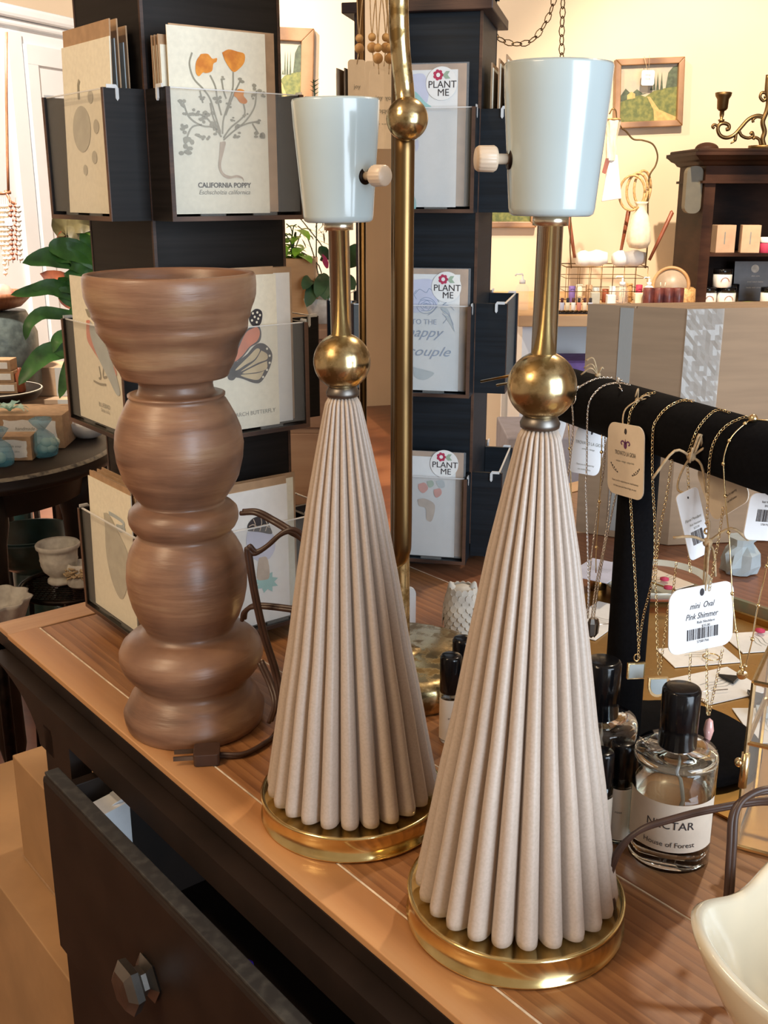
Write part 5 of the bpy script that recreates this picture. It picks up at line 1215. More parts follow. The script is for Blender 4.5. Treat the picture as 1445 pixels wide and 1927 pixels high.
# wire basket stand and its contents
bY = 3.72
def bpx(a_, b_, Y=bY): return ony(1030 + a_ / 4.589, 180 + b_ / 4.589, Y)
t = thing('wire_basket', 'square wire basket with a tall goose-neck hanger on the back counter', 'basket', bpx(510, 1780))
p00, p10 = bpx(165, 1480, 3.66), bpx(870, 1480, 3.66); wz1 = p00.z; wz0 = CZ + .002; dx = p10.x - p00.x
for z_ in (wz0, wz0 + (wz1 - wz0) * .35, wz0 + (wz1 - wz0) * .7, wz1):
    q = [V((p00.x, 3.66, z_)), V((p10.x, 3.66, z_)), V((p10.x, 3.84, z_)), V((p00.x, 3.84, z_)), V((p00.x, 3.66, z_))]
    MB().tube(q, .0018 if z_ == wz1 else .0011, 6).build('wire_ring', M['bronze'], t)
mb = None
for i in range(8):
    x = p00.x + dx * i / 7; MB().tube([(x, 3.66, wz1), (x, 3.66, wz0), (x, 3.84, wz0), (x, 3.84, wz1)], .0010, 5).build('wire_upright', M['bronze'], t)
MB().tube(smooth_path([bpx(845, 1490), bpx(865, 1250), bpx(868, 900), bpx(880, 700), bpx(935, 600), bpx(950, 510), bpx(910, 420), bpx(820, 385), bpx(740, 375), bpx(680, 310), bpx(640, 280)], 6), .0028, 8).build('hanger_wire', M['bronze'], t)
MB().tube(smooth_path([bpx(205, 1490), bpx(195, 1300), bpx(200, 1100), bpx(200, 900)], 6), .0022, 8).build('hanger_wire', M['bronze'], t)
MB().tube(smooth_path([bpx(640, 280), bpx(600, 200), bpx(590, 130), bpx(560, 115), bpx(535, 160)], 6), .0022, 8).build('hook', M['bronze'], t)
t = thing('macrame_hanger', 'cream macrame bottle hanger with a white cloth, on the goose-neck hook', 'hanger', bpx(570, 220, 3.70))
MB().lathe([(.022, 0), (.025, -.006), (.0195, -.05), (.017, -.09), (.015, -.128)], bpx(565, 205, 3.70), 12, sm=False, rf=lambda r, t_, z, k: r * (1 + .10 * math.sin(6 * t_ + k * 1.5))).build('knotted_sleeve', M['linen'], t)
MB().tube([bpx(565, 205, 3.70) + V((.024 * math.cos(k), .024 * math.sin(k), 0)) for k in [2 * PI * i / 16 for i in range(17)]], .003, 8).build('ring', M['wicker'], t)
MB().prism([(-.012, .01), (.014, .01), (.036, -.128), (-.030, -.138)], FR(bpx(565, 540, 3.70), (1, 0, 0), (0, 0, 1)), -.008, .008).build('white_cloth', M['white'], t, bev=.003)
MB().prism([(-.010, 0), (.006, 0), (-.008, -.05), (-.020, -.045)], FR(bpx(530, 540, 3.69), (1, 0, 0), (0, 0, 1)), -.002, .002).build('leather_tab', M['redbrown'], t)
t = thing('bangle_bundle', 'bundle of bamboo-patterned bangles hanging on the goose-neck wire', 'bangles', bpx(770, 840, 3.70))
for k in range(3):
    c_ = bpx(730 + 45 * k, 840 - 20 * k, 3.70 + .012 * k)
    MB().tube([c_ + V((.040 * math.cos(a_) * (1 - .12 * k), .012 * math.cos(a_) * (k - 1), .056 * math.sin(a_))) for a_ in [2 * PI * i / 28 for i in range(29)]], .0042, 8).build('bangle', M['wicker'], t)
t = thing('linen_pouch', 'pale linen drawstring pouch hanging in front of the goose-neck wire', 'pouch', bpx(790, 1310, 3.70))
MB().lathe([(.004, 0), (.030, .005), (.040, .026), (.037, .068), (.026, .110), (.013, .132), (.018, .146), (.024, .154)], bpx(785, 1325, 3.70), 20, rf=lambda r, t_, z, k: r * (1 + .06 * math.sin(7 * t_))).build('pouch_body', M['linen'], t)
MB().tube(smooth_path([bpx(800, 940, 3.69), bpx(825, 880, 3.69), bpx(835, 820, 3.7), bpx(870, 800, 3.71)], 4), .001, 5).build('drawstring', M['twine'], t)
for (p_, q_, lb) in (((235, 1400), (185, 1060), 'red-brown wooden stick leaning at the left of the wire basket'), ((635, 1340), (700, 1000), 'red-brown wooden stick behind the linen pouch'), ((880, 1420), (1075, 1010), 'hooked red-brown wooden stick leaning out right of the wire basket')):
    a_, b_ = bpx(*p_, 3.76), bpx(*q_, 3.78)
    tag(MB().tube([a_, (a_ + b_) / 2, b_, b_ + V((-.004, 0, .006))], [.005, .0065, .0075, .004], 8).build('wooden_stick', M['redbrown']), lb, 'stick')
for (l, r, lb) in ((255, 520, 'white towelling roll at the left of the wire basket'), (570, 850, 'white folded cloth at the right of the wire basket')):
    a_ = bpx(l, 1440, 3.75); b_ = bpx(r, 1410, 3.75)
    tag(MB().tube(smooth_path([a_ + Z * .012, (a_ + b_) / 2 + Z * .006 + V((0, .01, 0)), b_ + Z * .004], 4), [.020, .027, .029, .024, .026, .030, .028, .022, .018], 14).build('cloth_roll', M['white']), lb, 'cloth')
rr = random.Random(12)
for k in range(9):
    x = p00.x + .015 + dx * (k + .5) / 9.6; z_ = wz0 + .004
    m_ = ['purple', 'linen', 'kraft', 'bluew', 'redbrown', 'white', 'linen', 'wicker', 'pink'][k]
    tag(MB().cyl((x, 3.70 + .02 * (k % 2), z_), .0115, .045 + .02 * rr.random(), 14).build('trinket_jar', M[m_]), ['small purple jar, first from the left inside the wire basket', 'linen-coloured jar, second from the left inside the wire basket', 'brown jar, third from the left inside the wire basket', 'grey-blue jar, fourth inside the wire basket', 'rust-red jar in the middle of the wire basket', 'white jar right of the rust-red one in the wire basket', 'linen-coloured jar, third from the right in the wire basket', 'bamboo-brown jar, second from the right in the wire basket', 'crimson jar at the right end of the wire basket'][k], 'jar', 'little jars in the wire basket')
# toiletries along the counter front
def pump(label, px, Y, r, h, m='glass', liq=None):
    c_ = V((ony(px, 585, Y).x, Y, CZ)); t = thing('pump_bottle', label, 'bottle', c_)
    MB().lathe([(r * .9, 0), (r, .003), (r, h * .62), (r * .75, h * .70), (r * .42, h * .74)], n=28).build('bottle_body', M[m], t, world=False)
    MB().lathe([(r * .45, h * .74), (r * .45, h * .84), (r * .15, h * .85), (r * .15, h * .95), (.0001, h * .95)], n=20).build('pump_collar', M['white'], t, world=False)
    MB().tube([(0, 0, h * .95), (0, 0, h), (-r * .9, 0, h), (-r * 1.1, 0, h * .95)], r * .12, 8).build('pump_spout', M['white'], t, world=False)
    return t
pump('clear soap pump bottle in front of the wire basket', 1168, 3.47, .021, .11, 'clear')
pump('clear soap pump bottle seen between the rear rack and the nearer lamp stem', 981, 3.50, .022, .115, 'clear')
pump('white pump bottle at the right front of the wire basket', 1218, 3.56, .017, .10, 'white')
names = ['leftmost tiny vial on the counter, beside the lamp stem', 'second tiny vial from the lamp stem on the counter', 'third tiny vial from the lamp stem on the counter', 'fourth tiny vial from the lamp stem on the counter', 'fifth tiny vial from the lamp stem on the counter', 'sixth tiny vial, nearest the round white tin']
for k in range(6):
    c_ = V((ony(1057 + 10.6 * k, 583, 3.45).x, 3.45, CZ)); t = thing('oil_vial', names[k], 'vial', c_, group='row of oil vials on the counter')
    MB().cyl((0, 0, 0), .0075, .030, 14).build('vial_body', M[['lilac', 'linen', 'white', 'rosew', 'linen', 'lilac'][k]], t, world=False)
    MB().cyl((0, 0, .0302), .005, .014, 12).build('vial_cap', M['ink' if k % 2 else 'amber'], t, world=False)
t = thing('bead_tray', 'tray of small black and brass beads before the oil vials', 'tray', V((ony(1085, 590, 3.40).x, 3.40, CZ)))
MB().cbox((0, 0, 0), .125, .03, .004).build('tray_base', M['darkmetal'], t, world=False)
mb = MB()
for k in range(26): mb.ball((-.058 + .0046 * k, .006 * math.sin(k * 2.1), .0075), .0034, 8)
o = mb.build('beads', M['bronze'], t, world=False); o['kind'] = 'stuff'
t = thing('cream_tin', 'low round white tin on the counter left of the pump bottle', 'tin', V((ony(1128, 590, 3.44).x, 3.44, CZ)))
MB().cyl((0, 0, 0), .022, .017, 28).build('tin_base', M['rosew'], t, world=False); MB().cyl((0, 0, .0172), .0225, .006, 28).build('tin_lid', M['white'], t, world=False)
for (px, h_, m_, lb) in ((1148, .05, 'white', 'small white carton between the tin and the pump bottle'), (1200, .055, 'linen', 'cream carton just left of the burgundy candle'), (1012, .04, 'bone', 'small white pot behind the nearer lamp stem'), (1118, .058, 'skinp', 'greyish jar behind the round white tin')):
    tag(MB().cbox((ony(px, 583, 3.50).x, 3.50, CZ), .028, .028, h_).build('small_carton', M[m_], bev=.002), lb, 'carton')
t = thing('block_candle', 'burgundy four-lobed candle block on the counter, wicks on top', 'candle', V((ony(1246, 583, 3.46).x, 3.46, CZ)))
for k in range(4): MB().cyl((-.048 + .032 * k, 0, 0), .0175, .075, 20).build('candle_lobe', M['amber'], t, world=False)
for k in range(2): MB().tube([(-.01 + .012 * k, 0, .075), (-.012 + .016 * k, 0, .092)], .0015, 6).build('wick', M['linen'], t, world=False)
t = thing('round_mirror', 'round wooden hand mirror leaning behind the burgundy candle', 'mirror', ony(1265, 575, 3.59))
c_ = ony(1262, 537, 3.59); ax_ = V((-.35, -1, .18))
MB().lathe([(.053, -.006), (.061, -.006), (.063, 0), (.061, .006), (.053, .006), (.052, 0)], c_, 48, ax_).build('wood_rim', M['ltwood'], t)
MB().lathe([(.0525, -.002), (.0525, .002)], c_, 48, ax_).build('mirror_disc', mat('taupe_disc', (.34, .26, .19), .4), t)
t = thing('furry_basket', 'dark brown textured basket beside the hutch foot', 'basket', ony(1292, 583, 3.68)); MB().lathe([(.03, 0), (.04, .02), (.038, .06), (.03, .065)], V((ony(1290, 583, 3.56).x, 3.60, CZ)), 20).build('basket_body', M['wicker'], t)

# low shelf unit behind the rear rack
t = thing('pine_stool', 'pale pine stool with slatted shelf, seen behind the neck of the nearer lamp', 'stool', (.42, 2.1, 0))
MB().box((.20, 1.95, .71), (.42, 0, 0), (0, .40, 0), (0, 0, .022)).build('seat', M['ltwood'], t, bev=.002)
for x in (.21, .56):
    for y in (1.96, 2.28): MB().box((x, y, 0), (.045, 0, 0), (0, .045, 0), (0, 0, .71)).build('leg', M['ltwood'], t)
MB().box((.21, 1.98, .42), (.40, 0, 0), (0, .34, 0), (0, 0, .018)).build('slat_shelf', M['ltwood'], t)
tag(MB().box((.235, 1.98, .733), (.17, 0, 0), (0, .2, 0), (0, 0, .11)).build('lidded_box', M['lilac'], bev=.003), 'lavender-grey box on the pine stool', 'box')
# ================================================================= BACKGROUND, MIDDLE: chest and plants
dY = 2.6; dx0, dx1 = ony(455, 700, dY).x, ony(770, 700, dY).x; dzt = ony(600, 618, dY).z
t = thing('oak_chest', 'pale oak chest of drawers standing behind the smaller fluted lamp', 'chest', ((dx0 + dx1) / 2, dY + .2, 0))
MB().box((dx0, dY, .10), (dx1 - dx0, 0, 0), (0, .42, 0), (0, 0, dzt - .125)).build('carcass', M['dresser'], t)
MB().box((dx0 - .015, dY - .015, dzt - .025), (dx1 - dx0 + .03, 0, 0), (0, .45, 0), (0, 0, .025)).build('top_board', M['dresser'], t, bev=.003)
for x in (dx0, dx1 - .05): MB().box((x, dY, 0), (.05, 0, 0), (0, .05, 0), (0, 0, .1)).build('leg', M['dresser'], t)
for k in range(4):
    z_ = .13 + k * .2; d_ = MB().box((dx0 + .015, dY - .012, z_), (dx1 - dx0 - .03, 0, 0), (0, .012, 0), (0, 0, .185)).build('drawer', M['dresser'], t, bev=.002)
    MB().ball(((dx0 + dx1) / 2 + .08, dY - .022, z_ + .09), .012, 12).build('knob', M['bronze'], d_)
def blade(mb, pts, W_, sid=None, fold=.2, k=4):
    P = smooth_path([ony(*p) for p in pts], k); n = len(P) - 1; rows_ = []
    for i, p in enumerate(P):
        d = (P[min(i + 1, n)] - P[max(i - 1, 0)]).normalized(); t_ = i / n
        sd = d.cross(V((0, -1, .25)) if sid is None else V(sid)); sd.normalize(); up = sd.cross(d)
        w_ = W_ / 2 * max(math.sin(PI * min(t_ * .9 + .06, 1)) ** .75, .02); w_ = w_ if i < n else W_ * .01
        rows_.append((p - sd * w_ + up * w_ * fold * (1 + .4 * math.sin(i * 1.7)), p, p + sd * w_ + up * w_ * fold * (1 - .4 * math.sin(i * 1.3))))
    vs = [q for r_ in rows_ for q in r_]; fs = [(3 * i + j, 3 * i + j + 1, 3 * i + j + 4, 3 * i + j + 3) for i in range(n) for j in (0, 1)]
    return mb.add(vs, fs, True)
t = thing('ivy_planter', 'lime green leafy plant in a square wooden planter on the oak chest', 'plant', (ony(562, 600, 2.75).x, 2.78, dzt))
MB().box((ony(530, 560, 2.7).x, 2.70, dzt), (.085, 0, 0), (0, .11, 0), (0, 0, ony(560, 487, 2.7).z - dzt)).build('planter', M['ltwood'], t, bev=.003)
rr = random.Random(5); mb = MB()
for k in range(26):
    a_ = ony(rr.uniform(528, 572), rr.uniform(425, 492), 2.7 + rr.uniform(0, .1)); mb.leaf(a_, (rr.uniform(-1, 1), rr.uniform(-.8, .3), rr.uniform(-.2, .5)), rr.uniform(.03, .055), rr.uniform(.028, .045), 1.2, fold=.1, n=4)
mb.build('foliage', M['leafl'], t)
mb = MB()
for k in range(7): mb.tube(smooth_path([(ony(548, 490, 2.75)), ony(rr.uniform(540, 570), rr.uniform(430, 460), 2.74), ony(rr.uniform(530, 575), rr.uniform(420, 450), 2.73)], 3), .0015, 5)
mb.build('stems', M['leafd'], t)
t = thing('pothos_pot', 'dark glossy heart-leaved plant in a whitish pot behind the smaller lamp stem', 'plant', (ony(612, 600, 2.72).x, 2.72, dzt))
MB().lathe([(.05, 0), (.062, .045), (.066, .062), (.060, .062), (.056, .05), (.001, .05)], (ony(612, 600, 2.74).x, 2.74, dzt), 32).build('pot', M['stonew'], t)
mb = MB()
for (a_, b_, c_, d_, w_) in ((600, 530, 577, 578, .035), (612, 520, 596, 560, .034), (618, 525, 625, 568, .046), (605, 515, 612, 565, .04), (590, 525, 570, 545, .03), (650, 500, 690, 470, .05), (615, 490, 598, 475, .035), (640, 530, 668, 545, .04)):
    blade(mb, [(a_, b_, 2.72), ((a_ + c_) / 2, (b_ + d_) / 2 - 6, 2.68), (c_, d_, 2.66)], w_)
mb.build('foliage', M['leafd'], t)
mb = MB()
for l in ([(612, 560), (600, 520), (590, 480), (575, 440), (560, 425)], [(615, 560), (622, 510), (610, 470), (580, 430), (560, 405)], [(618, 555), (635, 500), (640, 450), (620, 410)], [(610, 560), (600, 500), (560, 470), (545, 460)]):
    mb.tube(smooth_path([ony(a_, b_, 2.74) for a_, b_ in l], 4), .0016, 5)
for k in range(30):
    a_ = ony(rr.uniform(575, 625), rr.uniform(420, 480), 2.74); mb.leaf(a_, (rr.uniform(-1, 1), -.2, rr.uniform(-.3, 1)), .03, .005, .6, n=3)
mb.build('twigs', M['leafo'], t)
mb = MB(); blade(mb, [(616, 505, 2.7), (612, 492, 2.69), (606, 478, 2.68)], .014); blade(mb, [(620, 505, 2.7), (628, 490, 2.69), (630, 480, 2.68)], .014)
mb.build('crimson_leaves', M['pink'], t)
t = thing('potted_sprig', 'small green sprig poking up beside the smaller lamp cup, before the wall picture', 'plant', ony(590, 180, 2.76)); mb = MB()
for k in range(7): blade(mb, [(592, 178 - 4 * k, 2.76), (592 + (-1) ** k * 9, 172 - 4 * k, 2.74)], .014)
mb.tube([ony(594, 600, 2.80), ony(596, 350, 2.78), ony(592, 178, 2.76), ony(590, 150, 2.76)], .0018, 5); mb.build('foliage', M['leafd'], t)

# ================================================================= BACKGROUND, LEFT
ua = R(22.8); cu_ = V((math.sin(ua), math.cos(ua), 0)); q0 = ony(150, 300, 5.2); cf = FR(V((q0.x, q0.y, 0)) - cu_ * 1.7, cu_, Z)
sgn = 1 if cf.n.x > 0 else -1
t = thing('white_cupboard', 'tall white panelled cupboard with a crown moulding at the left', 'cupboard', cf.p(.9, 0, 0))
cz_ = onpl(100, 52, cf.o, cf.n).z
def cb(x0, y0, x1, y1, d0, d1, nm, m='wallw', bev=0): return MB().box(cf.p(x0, y0, d0 * sgn), cf.u * (x1 - x0), Z * (y1 - y0), cf.n * sgn * (d1 - d0)).build(nm, M[m], t, bev=bev)
cb(0, 0, 1.9, cz_, -.35, 0, 'carcass')
cb(-.03, cz_, 1.95, cz_ + .05, -.40, .05, 'crown_moulding', bev=.015); cb(-.02, cz_ - .03, 1.93, cz_, -.37, .025, 'crown_cove', bev=.01)
ex = cf.pix(50, 200)[0]
cb(ex - .10, .0, ex - .015, cz_ - .05, .0, .018, 'door_stile', 'linen' if 0 else 'wallw')
dd = cb(ex, .10, ex + .52, cz_ - .09, 0, .014, 'cupboard_door'); 
for a_ in ((ex + .0, cz_ - .17, ex + .52, cz_ - .09), (ex, .10, ex + .52, .18), (ex, .18, ex + .07, cz_ - .17), (ex + .45, .18, ex + .52, cz_ - .17)): cb(*a_, .0145, .026, 'door_rail', bev=.002)
# round table
rt_ = ony(-63, 843, 2.31); rz_ = rt_.z; rrad = .322
t = thing('round_table', 'black round table with a worn pale edge, left, holding gift boxes', 'table', (rt_.x, rt_.y, 0))
MB().lathe([(rrad - .02, rz_ - .04), (rrad - .004, rz_ - .034), (rrad, rz_ - .022), (rrad - .006, rz_ - .016), (rrad, rz_ - .006), (rrad - .006, rz_), (.0001, rz_)], (rt_.x, rt_.y, 0), 96).build('table_top', M['black'], t)
MB().lathe([(rrad + .0006, rz_ - .006), (rrad - .0052, rz_ + .0004), (rrad - .0070, rz_ + .0003)], (rt_.x, rt_.y, 0), 96, cap=False).build('worn_edge', mat('rubbed_paint', (.20, .18, .14), .5, c2=(.03, .03, .03), scale=60, contrast=(.35, .55)), t)
MB().lathe([(rrad - .07, rz_ - .10), (rrad - .06, rz_ - .04)], (rt_.x, rt_.y, 0), 48, cap=False).build('apron', M['black'], t)
for a_ in (-62, 5, 118, 200):
    x_, y_ = rt_.x + .23 * math.cos(R(a_)), rt_.y + .23 * math.sin(R(a_))
    MB().lathe([(.020, 0), (.028, .03), (.018, .06), (.030, .12), (.026, .4), (.034, rz_ - .16), (.042, rz_ - .12), (.042, rz_ - .05)], (x_, y_, 0), 20).build('leg', M['black'], t)
def onT(px, py, z=None): return onz(px, py, rz_ + .001 if z is None else z)
def giftbox(label, l, r, b_, h, depth, rz=.03, z=None, lab=True, m='kraft'):
    a_ = onT(l, b_, z); c_ = onT(r, b_ - 2, z); wd = (c_ - a_).length; a_.z = z or rz_ + .001
    t = thing('gift_box', label, 'box', a_, (0, 0, rz)); MB().box((0, 0, 0), (wd, 0, 0), (0, depth, 0), (0, 0, h)).build('carton', M[m], t, world=False, bev=.001)
    if lab:
        rr = random.Random(len(label)); e = []
        x0, x1, y0, y1 = wd * .42, wd * .93, h * .12, h * .85
        for i in range(9): e.append((x0 + (x1 - x0) * i / 8, y0 + rr.uniform(-.002, .002)))
        for i in range(5): e.append((x1 + rr.uniform(-.002, .002), y0 + (y1 - y0) * (i + .5) / 5))
        for i in range(9): e.append((x1 - (x1 - x0) * i / 8, y1 + rr.uniform(-.002, .002)))
        for i in range(5): e.append((x0 + rr.uniform(-.002, .002), y1 - (y1 - y0) * (i + .5) / 5))
        g = FR((0, -.0004, 0), (1, 0, 0), (0, 0, 1)); lb = MB().flat(e, g, .0002).build('deckled_label', M['white'], t, world=False)
        for o_ in (text('label_lettering', 'handmade soap', g, (x0 + x1) / 2, h * .60, h * .14, M['greyink'], lb, .0006, shear=.3, world=False), text('label_lettering', 'lavender & olive', g, (x0 + x1) / 2, h * .38, h * .11, M['greyink'], lb, .0006, world=False)): pass
    return t
giftbox('wide kraft gift box with a deckled white label, topmost on the round table', -70, 123, 845, .075, .13)
giftbox('small kraft gift box with white label in front on the round table', -60, 62, 868, .052, .05, .05)
t = thing('organza_bag', 'sea-blue organza bag of pale soaps leaning on the gift boxes', 'bag', onT(88, 858))
def bag(t, c, s_, m, n=14):
    rr = random.Random(int(s_ * 1e5)); MB().lathe([(.012 * s_, 0), (.026 * s_, .006 * s_), (.030 * s_, .024 * s_), (.022 * s_, .046 * s_), (.007 * s_, .062 * s_), (.016 * s_, .072 * s_), (.024 * s_, .083 * s_)], c, n, (.0, -.15, 1), sm=True, rf=lambda r, t_, z, k: r * (1 + rr.uniform(-.12, .12))).build('organza', m, t)
bag(t, onT(86, 858), 1.0, M['organza'])
for k in range(4): MB().ball(onT(82 + 6 * k, 856) + V((0, .004 * k, .014 + .012 * (k % 2))), .0135, 14, .8).build('soap', M['soap'], t)
g = FR(onT(75, 832) + Z * .035 - V((0, .035, 0)), (1, 0, -.35), (.25, .3, 1)); MB().prism([(-.012, 0), (.022, 0), (.022, .022), (-.012, .022)], g, 0, .0006).build('paper_label', M['tagc'], t)
MB().tube([onT(88, 858) + Z * .060, g.p(0, .022, 0)], .0006, 5).build('string', M['twine'], t)
t = thing('organza_bag', 'deep blue organza bag cut off at the left edge of the round table', 'bag', onT(5, 878)); bag(t, onT(4, 876), .95, M['organza']); MB().ball(onT(2, 874) + Z * .014, .012, 12).build('soap', M['soap'], t)
t = thing('organza_bag', 'pale green organza bow on top of the wide gift box', 'bag', onT(20, 815)); mb = MB()
rr = random.Random(3); c_ = onT(25, 838) + Z * .078
for k in range(9): mb.leaf(c_, (math.cos(k * .7), math.sin(k * .7) * .5, .7), .045, .022, 1.6, n=5, wave=.1)
mb.build('organza', M['organzag'], t)
t = thing('white_bowl', 'round white bowl of seashells on the round table, beside the card rack', 'bowl', onT(170, 826)); c_ = onT(166, 822)
MB().lathe([(.022, 0), (.030, .004), (.048, .022), (.054, .040), (.0515, .0405), (.045, .024), (.026, .009), (.001, .008)], c_, 48).build('bowl_body', M['bone'], t)
rr = random.Random(2)
for k in range(9):
    MB().ball(c_ + V((rr.uniform(-.03, .03), rr.uniform(-.03, .03), .034 + rr.uniform(0, .010))), rr.uniform(.010, .015), 7, .6).build('shell', M['bone'], t)
# tray table behind with soap boxes
sY = 2.70; sc_ = ony(-12, 735, sY); sz_ = sc_.z
t = thing('tray_table', 'small black tray table with a gilt rim behind the round table', 'table', (sc_.x, sY, 0))
MB().lathe([(.108, sz_ - .02), (.118, sz_ - .008), (.122, sz_ + .004), (.118, sz_ + .005), (.112, sz_ - .002), (.0001, sz_ - .003)], (sc_.x, sY, 0), 48).build('tray', M['black'], t)
MB().lathe([(.1222, sz_ + .0035), (.1180, sz_ + .0056), (.1172, sz_ + .0048)], (sc_.x, sY, 0), 48, cap=False).build('gilt_rim', M['stonew'], t)
MB().lathe([(.04, 0), (.018, .03), (.016, sz_ - .02)], (sc_.x, sY, 0), 24).build('pedestal', M['black'], t)
for k in range(3):
    a_ = V((ony(-20, 700, sY).x, sY - .03, sz_ - .002 + .0285 * k)); tt = thing('soap_carton', ['white-wrapped soap carton, bottom of the stack on the tray table', 'white-wrapped soap carton in the middle of the tray table stack', 'white-wrapped soap carton on top of the tray table stack'][k], 'box', a_, group='soap cartons on the tray table')
    MB().box((0, 0, 0), (.078 - .006 * k, 0, 0), (0, .05, 0), (0, 0, .028)).build('carton', M['kraft'], tt, world=False, bev=.001)
    MB().box((.004, -.0006, .006), (.066 - .006 * k, 0, 0), (0, .0005, 0), (0, 0, .016)).build('paper_band', M['white'], tt, world=False)
tag(MB().lathe([(.010, 0), (.012, .003), (.012, .045), (.005, .052), (.005, .062)], (ony(38, 715, sY - .02).x, sY - .02, sz_), 16).build('brown_bottle', M['redbrown']), 'small red-brown bottle beside the soap carton stack', 'bottle')
# stack of cartons on the floor behind
for (l, t_, r, b_, Y, lb, m_) in ((62, 692, 178, 780, 3.05, 'plain brown cardboard box behind the drooping green leaves', 'cardboard'), (48, 752, 205, 850, 3.0, 'wide cardboard box under the plain one, behind the round table', 'cardboard')):
    a_ = ony(l, b_, Y); c_ = ony(r, t_, Y); 
    zb = ony(l, 852, 3.0).z + .001 if b_ == 850 else ony(l, 752, 3.0).z + .001
    tt = thing('shipping_box', lb, 'box', (a_.x, Y, zb)); MB().box((a_.x, Y, zb), (c_.x - a_.x, 0, 0), (0, .13, 0), (0, 0, c_.z - zb)).build('carton', M[m_], tt, bev=.001)
    MB().box(((a_.x + c_.x) / 2 - .02, Y - .0012, zb), (.04, 0, 0), (0, .001, 0), (0, 0, c_.z - zb)).build('tape_strip', M['tape'], tt)
bz9 = ony(48, 852, 3.0); t = thing('plant_bench', 'slim dark bench carrying the cardboard boxes behind the round table', 'bench', (ony(125, 852, 3.0).x, 3.06, 0))
MB().box((bz9.x, 2.98, bz9.z - .02), (ony(210, 852, 3.0).x - bz9.x, 0, 0), (0, .2, 0), (0, 0, .02)).build('bench_top', M['black'], t)
for x in (bz9.x + .01, ony(205, 852, 3.0).x - .02):
    for y in (2.99, 3.16): MB().box((x, y, 0), (.014, 0, 0), (0, .014, 0), (0, 0, bz9.z - .02)).build('leg', M['black'], t)
# textured glass vessel and wooden bowl on a tall stand, at the far left
vY = 3.0
t = thing('glass_cloche', 'grey-green textured glass vessel below the wooden bowl at far left', 'vessel', ony(10, 720, vY))
vz0, vz1 = ony(10, 735, vY).z, ony(10, 585, vY).z; vc = V((ony(-5, 650, vY).x, vY, 0))
MB().lathe([(.10, vz0), (.112, vz0 + .02), (.112, vz1 - .06), (.09, vz1 - .01), (.085, vz1)], vc, 48).build('glass_wall', M['greytex'], t)
MB().cyl((vc.x, vY, 0), .05, vz0 - .001, 40).build('plinth', M['teal'], t)
t = thing('wooden_bowl', 'carved brown wooden bowl with a pink shell, on top of the glass vessel', 'bowl', V((vc.x, vY, vz1)))
MB().lathe([(.03, vz1 + .001), (.075, vz1 + .012), (.103, vz1 + .038), (.106, vz1 + .052), (.098, vz1 + .052), (.07, vz1 + .026), (.001, vz1 + .02)], vc, 48).build('bowl_body', M['redwood'], t)
MB().lathe([(.02, 0), (.032, .012), (.028, .032), (.010, .045), (.0001, .047)], V((vc.x + .03, vY - .02, vz1 + .030)), 14, (.4, 0, 1), rf=lambda r, t_, z, k: r * (1 + .1 * math.sin(5 * t_))).build('seashell', M['rosew'], t)
# hanging necklaces on a wooden branch rack, far left
hY = 3.1
t = thing('branch_rack', 'wooden twig rack hung with strings of pale shells at far left', 'rack', ony(15, 370, hY))
MB().tube([ony(-40, 362, hY), ony(5, 364, hY), ony(20, 362, hY)], .0048, 8).build('twig', M['redwood'], t)
MB().tube([ony(10, 358, hY), ony(20, 380, hY), ony(30, 385, hY)], .0042, 8).build('twig', M['redwood'], t)
MB().tube([ony(16, 362, hY), ony(14, 300, hY + .02), ony(12, 180, hY + .05), ony(12, 60, hY + .05)], .004, 8).build('upright', M['redwood'], t)
for k, (px, yb, m_) in enumerate(((4, 520, 'linen'), (12, 500, 'linen'), (20, 495, 'redbrown'), (29, 490, 'redbrown'), (34, 495, 'stonew'), (8, 460, 'stonew'), (0, 470, 'linen'))):
    mb = MB(); n = int((yb - 385) / 9)
    for i in range(n): mb.ball(ony(px + .03 * i * i + (i % 2) * 2, 388 + 9 * i, hY - .012), .0068 if m_ != 'redbrown' else .0055, 8, .8)
    mb.tube([ony(px, 372, hY - .006), ony(px + .03 * n * n, yb, hY - .012)], .001, 4)
    o = mb.build('bead_string', M[m_], t)
    o['kind'] = 'stuff'
q = FR(ony(15.5, 410, hY - .02), (1, 0, 0), (0, 0, 1)); tg = thing('shop_tag', 'small square white tag on the shell strings, far left', 'tag', q.o); MB().prism(rrect(-.0105, -.021, .0105, 0, .003), q, 0, .001).build('paper_tag', M['white'], tg)
MB().tube([ony(15.5, 372, hY - .01), q.p(0, -.003)], .0006, 4).build('string', M['twine'], tg)
text('tag_lettering', 'joy', q, 0, -.013, .007, M['ink'], tg, .0014)
# big leafy plant and croton
t = thing('aspidistra', 'large plant with long arching green leaves, left of the card rack', 'plant', (ony(175, 760, 2.55).x, 2.60, 0))
G1 = [([(185, 505), (150, 475), (110, 468), (92, 472)], .052), ([(180, 520), (140, 490), (90, 485), (42, 495)], .050), ([(185, 520), (160, 495), (130, 478), (100, 490)], .06), ([(180, 500), (150, 520), (125, 535), (110, 522)], .05), ([(180, 560), (140, 555), (100, 540), (60, 548), (20, 555)], .036), ([(178, 580), (140, 565), (110, 545), (60, 545)], .040),
      ([(180, 600), (120, 592), (80, 590), (55, 610), (48, 640)], .030), ([(178, 660), (140, 655), (90, 665), (60, 690), (35, 725)], .046), ([(165, 640), (125, 632), (108, 640), (98, 665)], .030), ([(175, 660), (140, 675), (125, 710), (112, 750)], .034), ([(180, 540), (140, 540), (120, 530)], .04), ([(185, 480), (165, 455), (150, 440)], .03), ([(160, 560), (150, 580), (128, 590)], .03)]
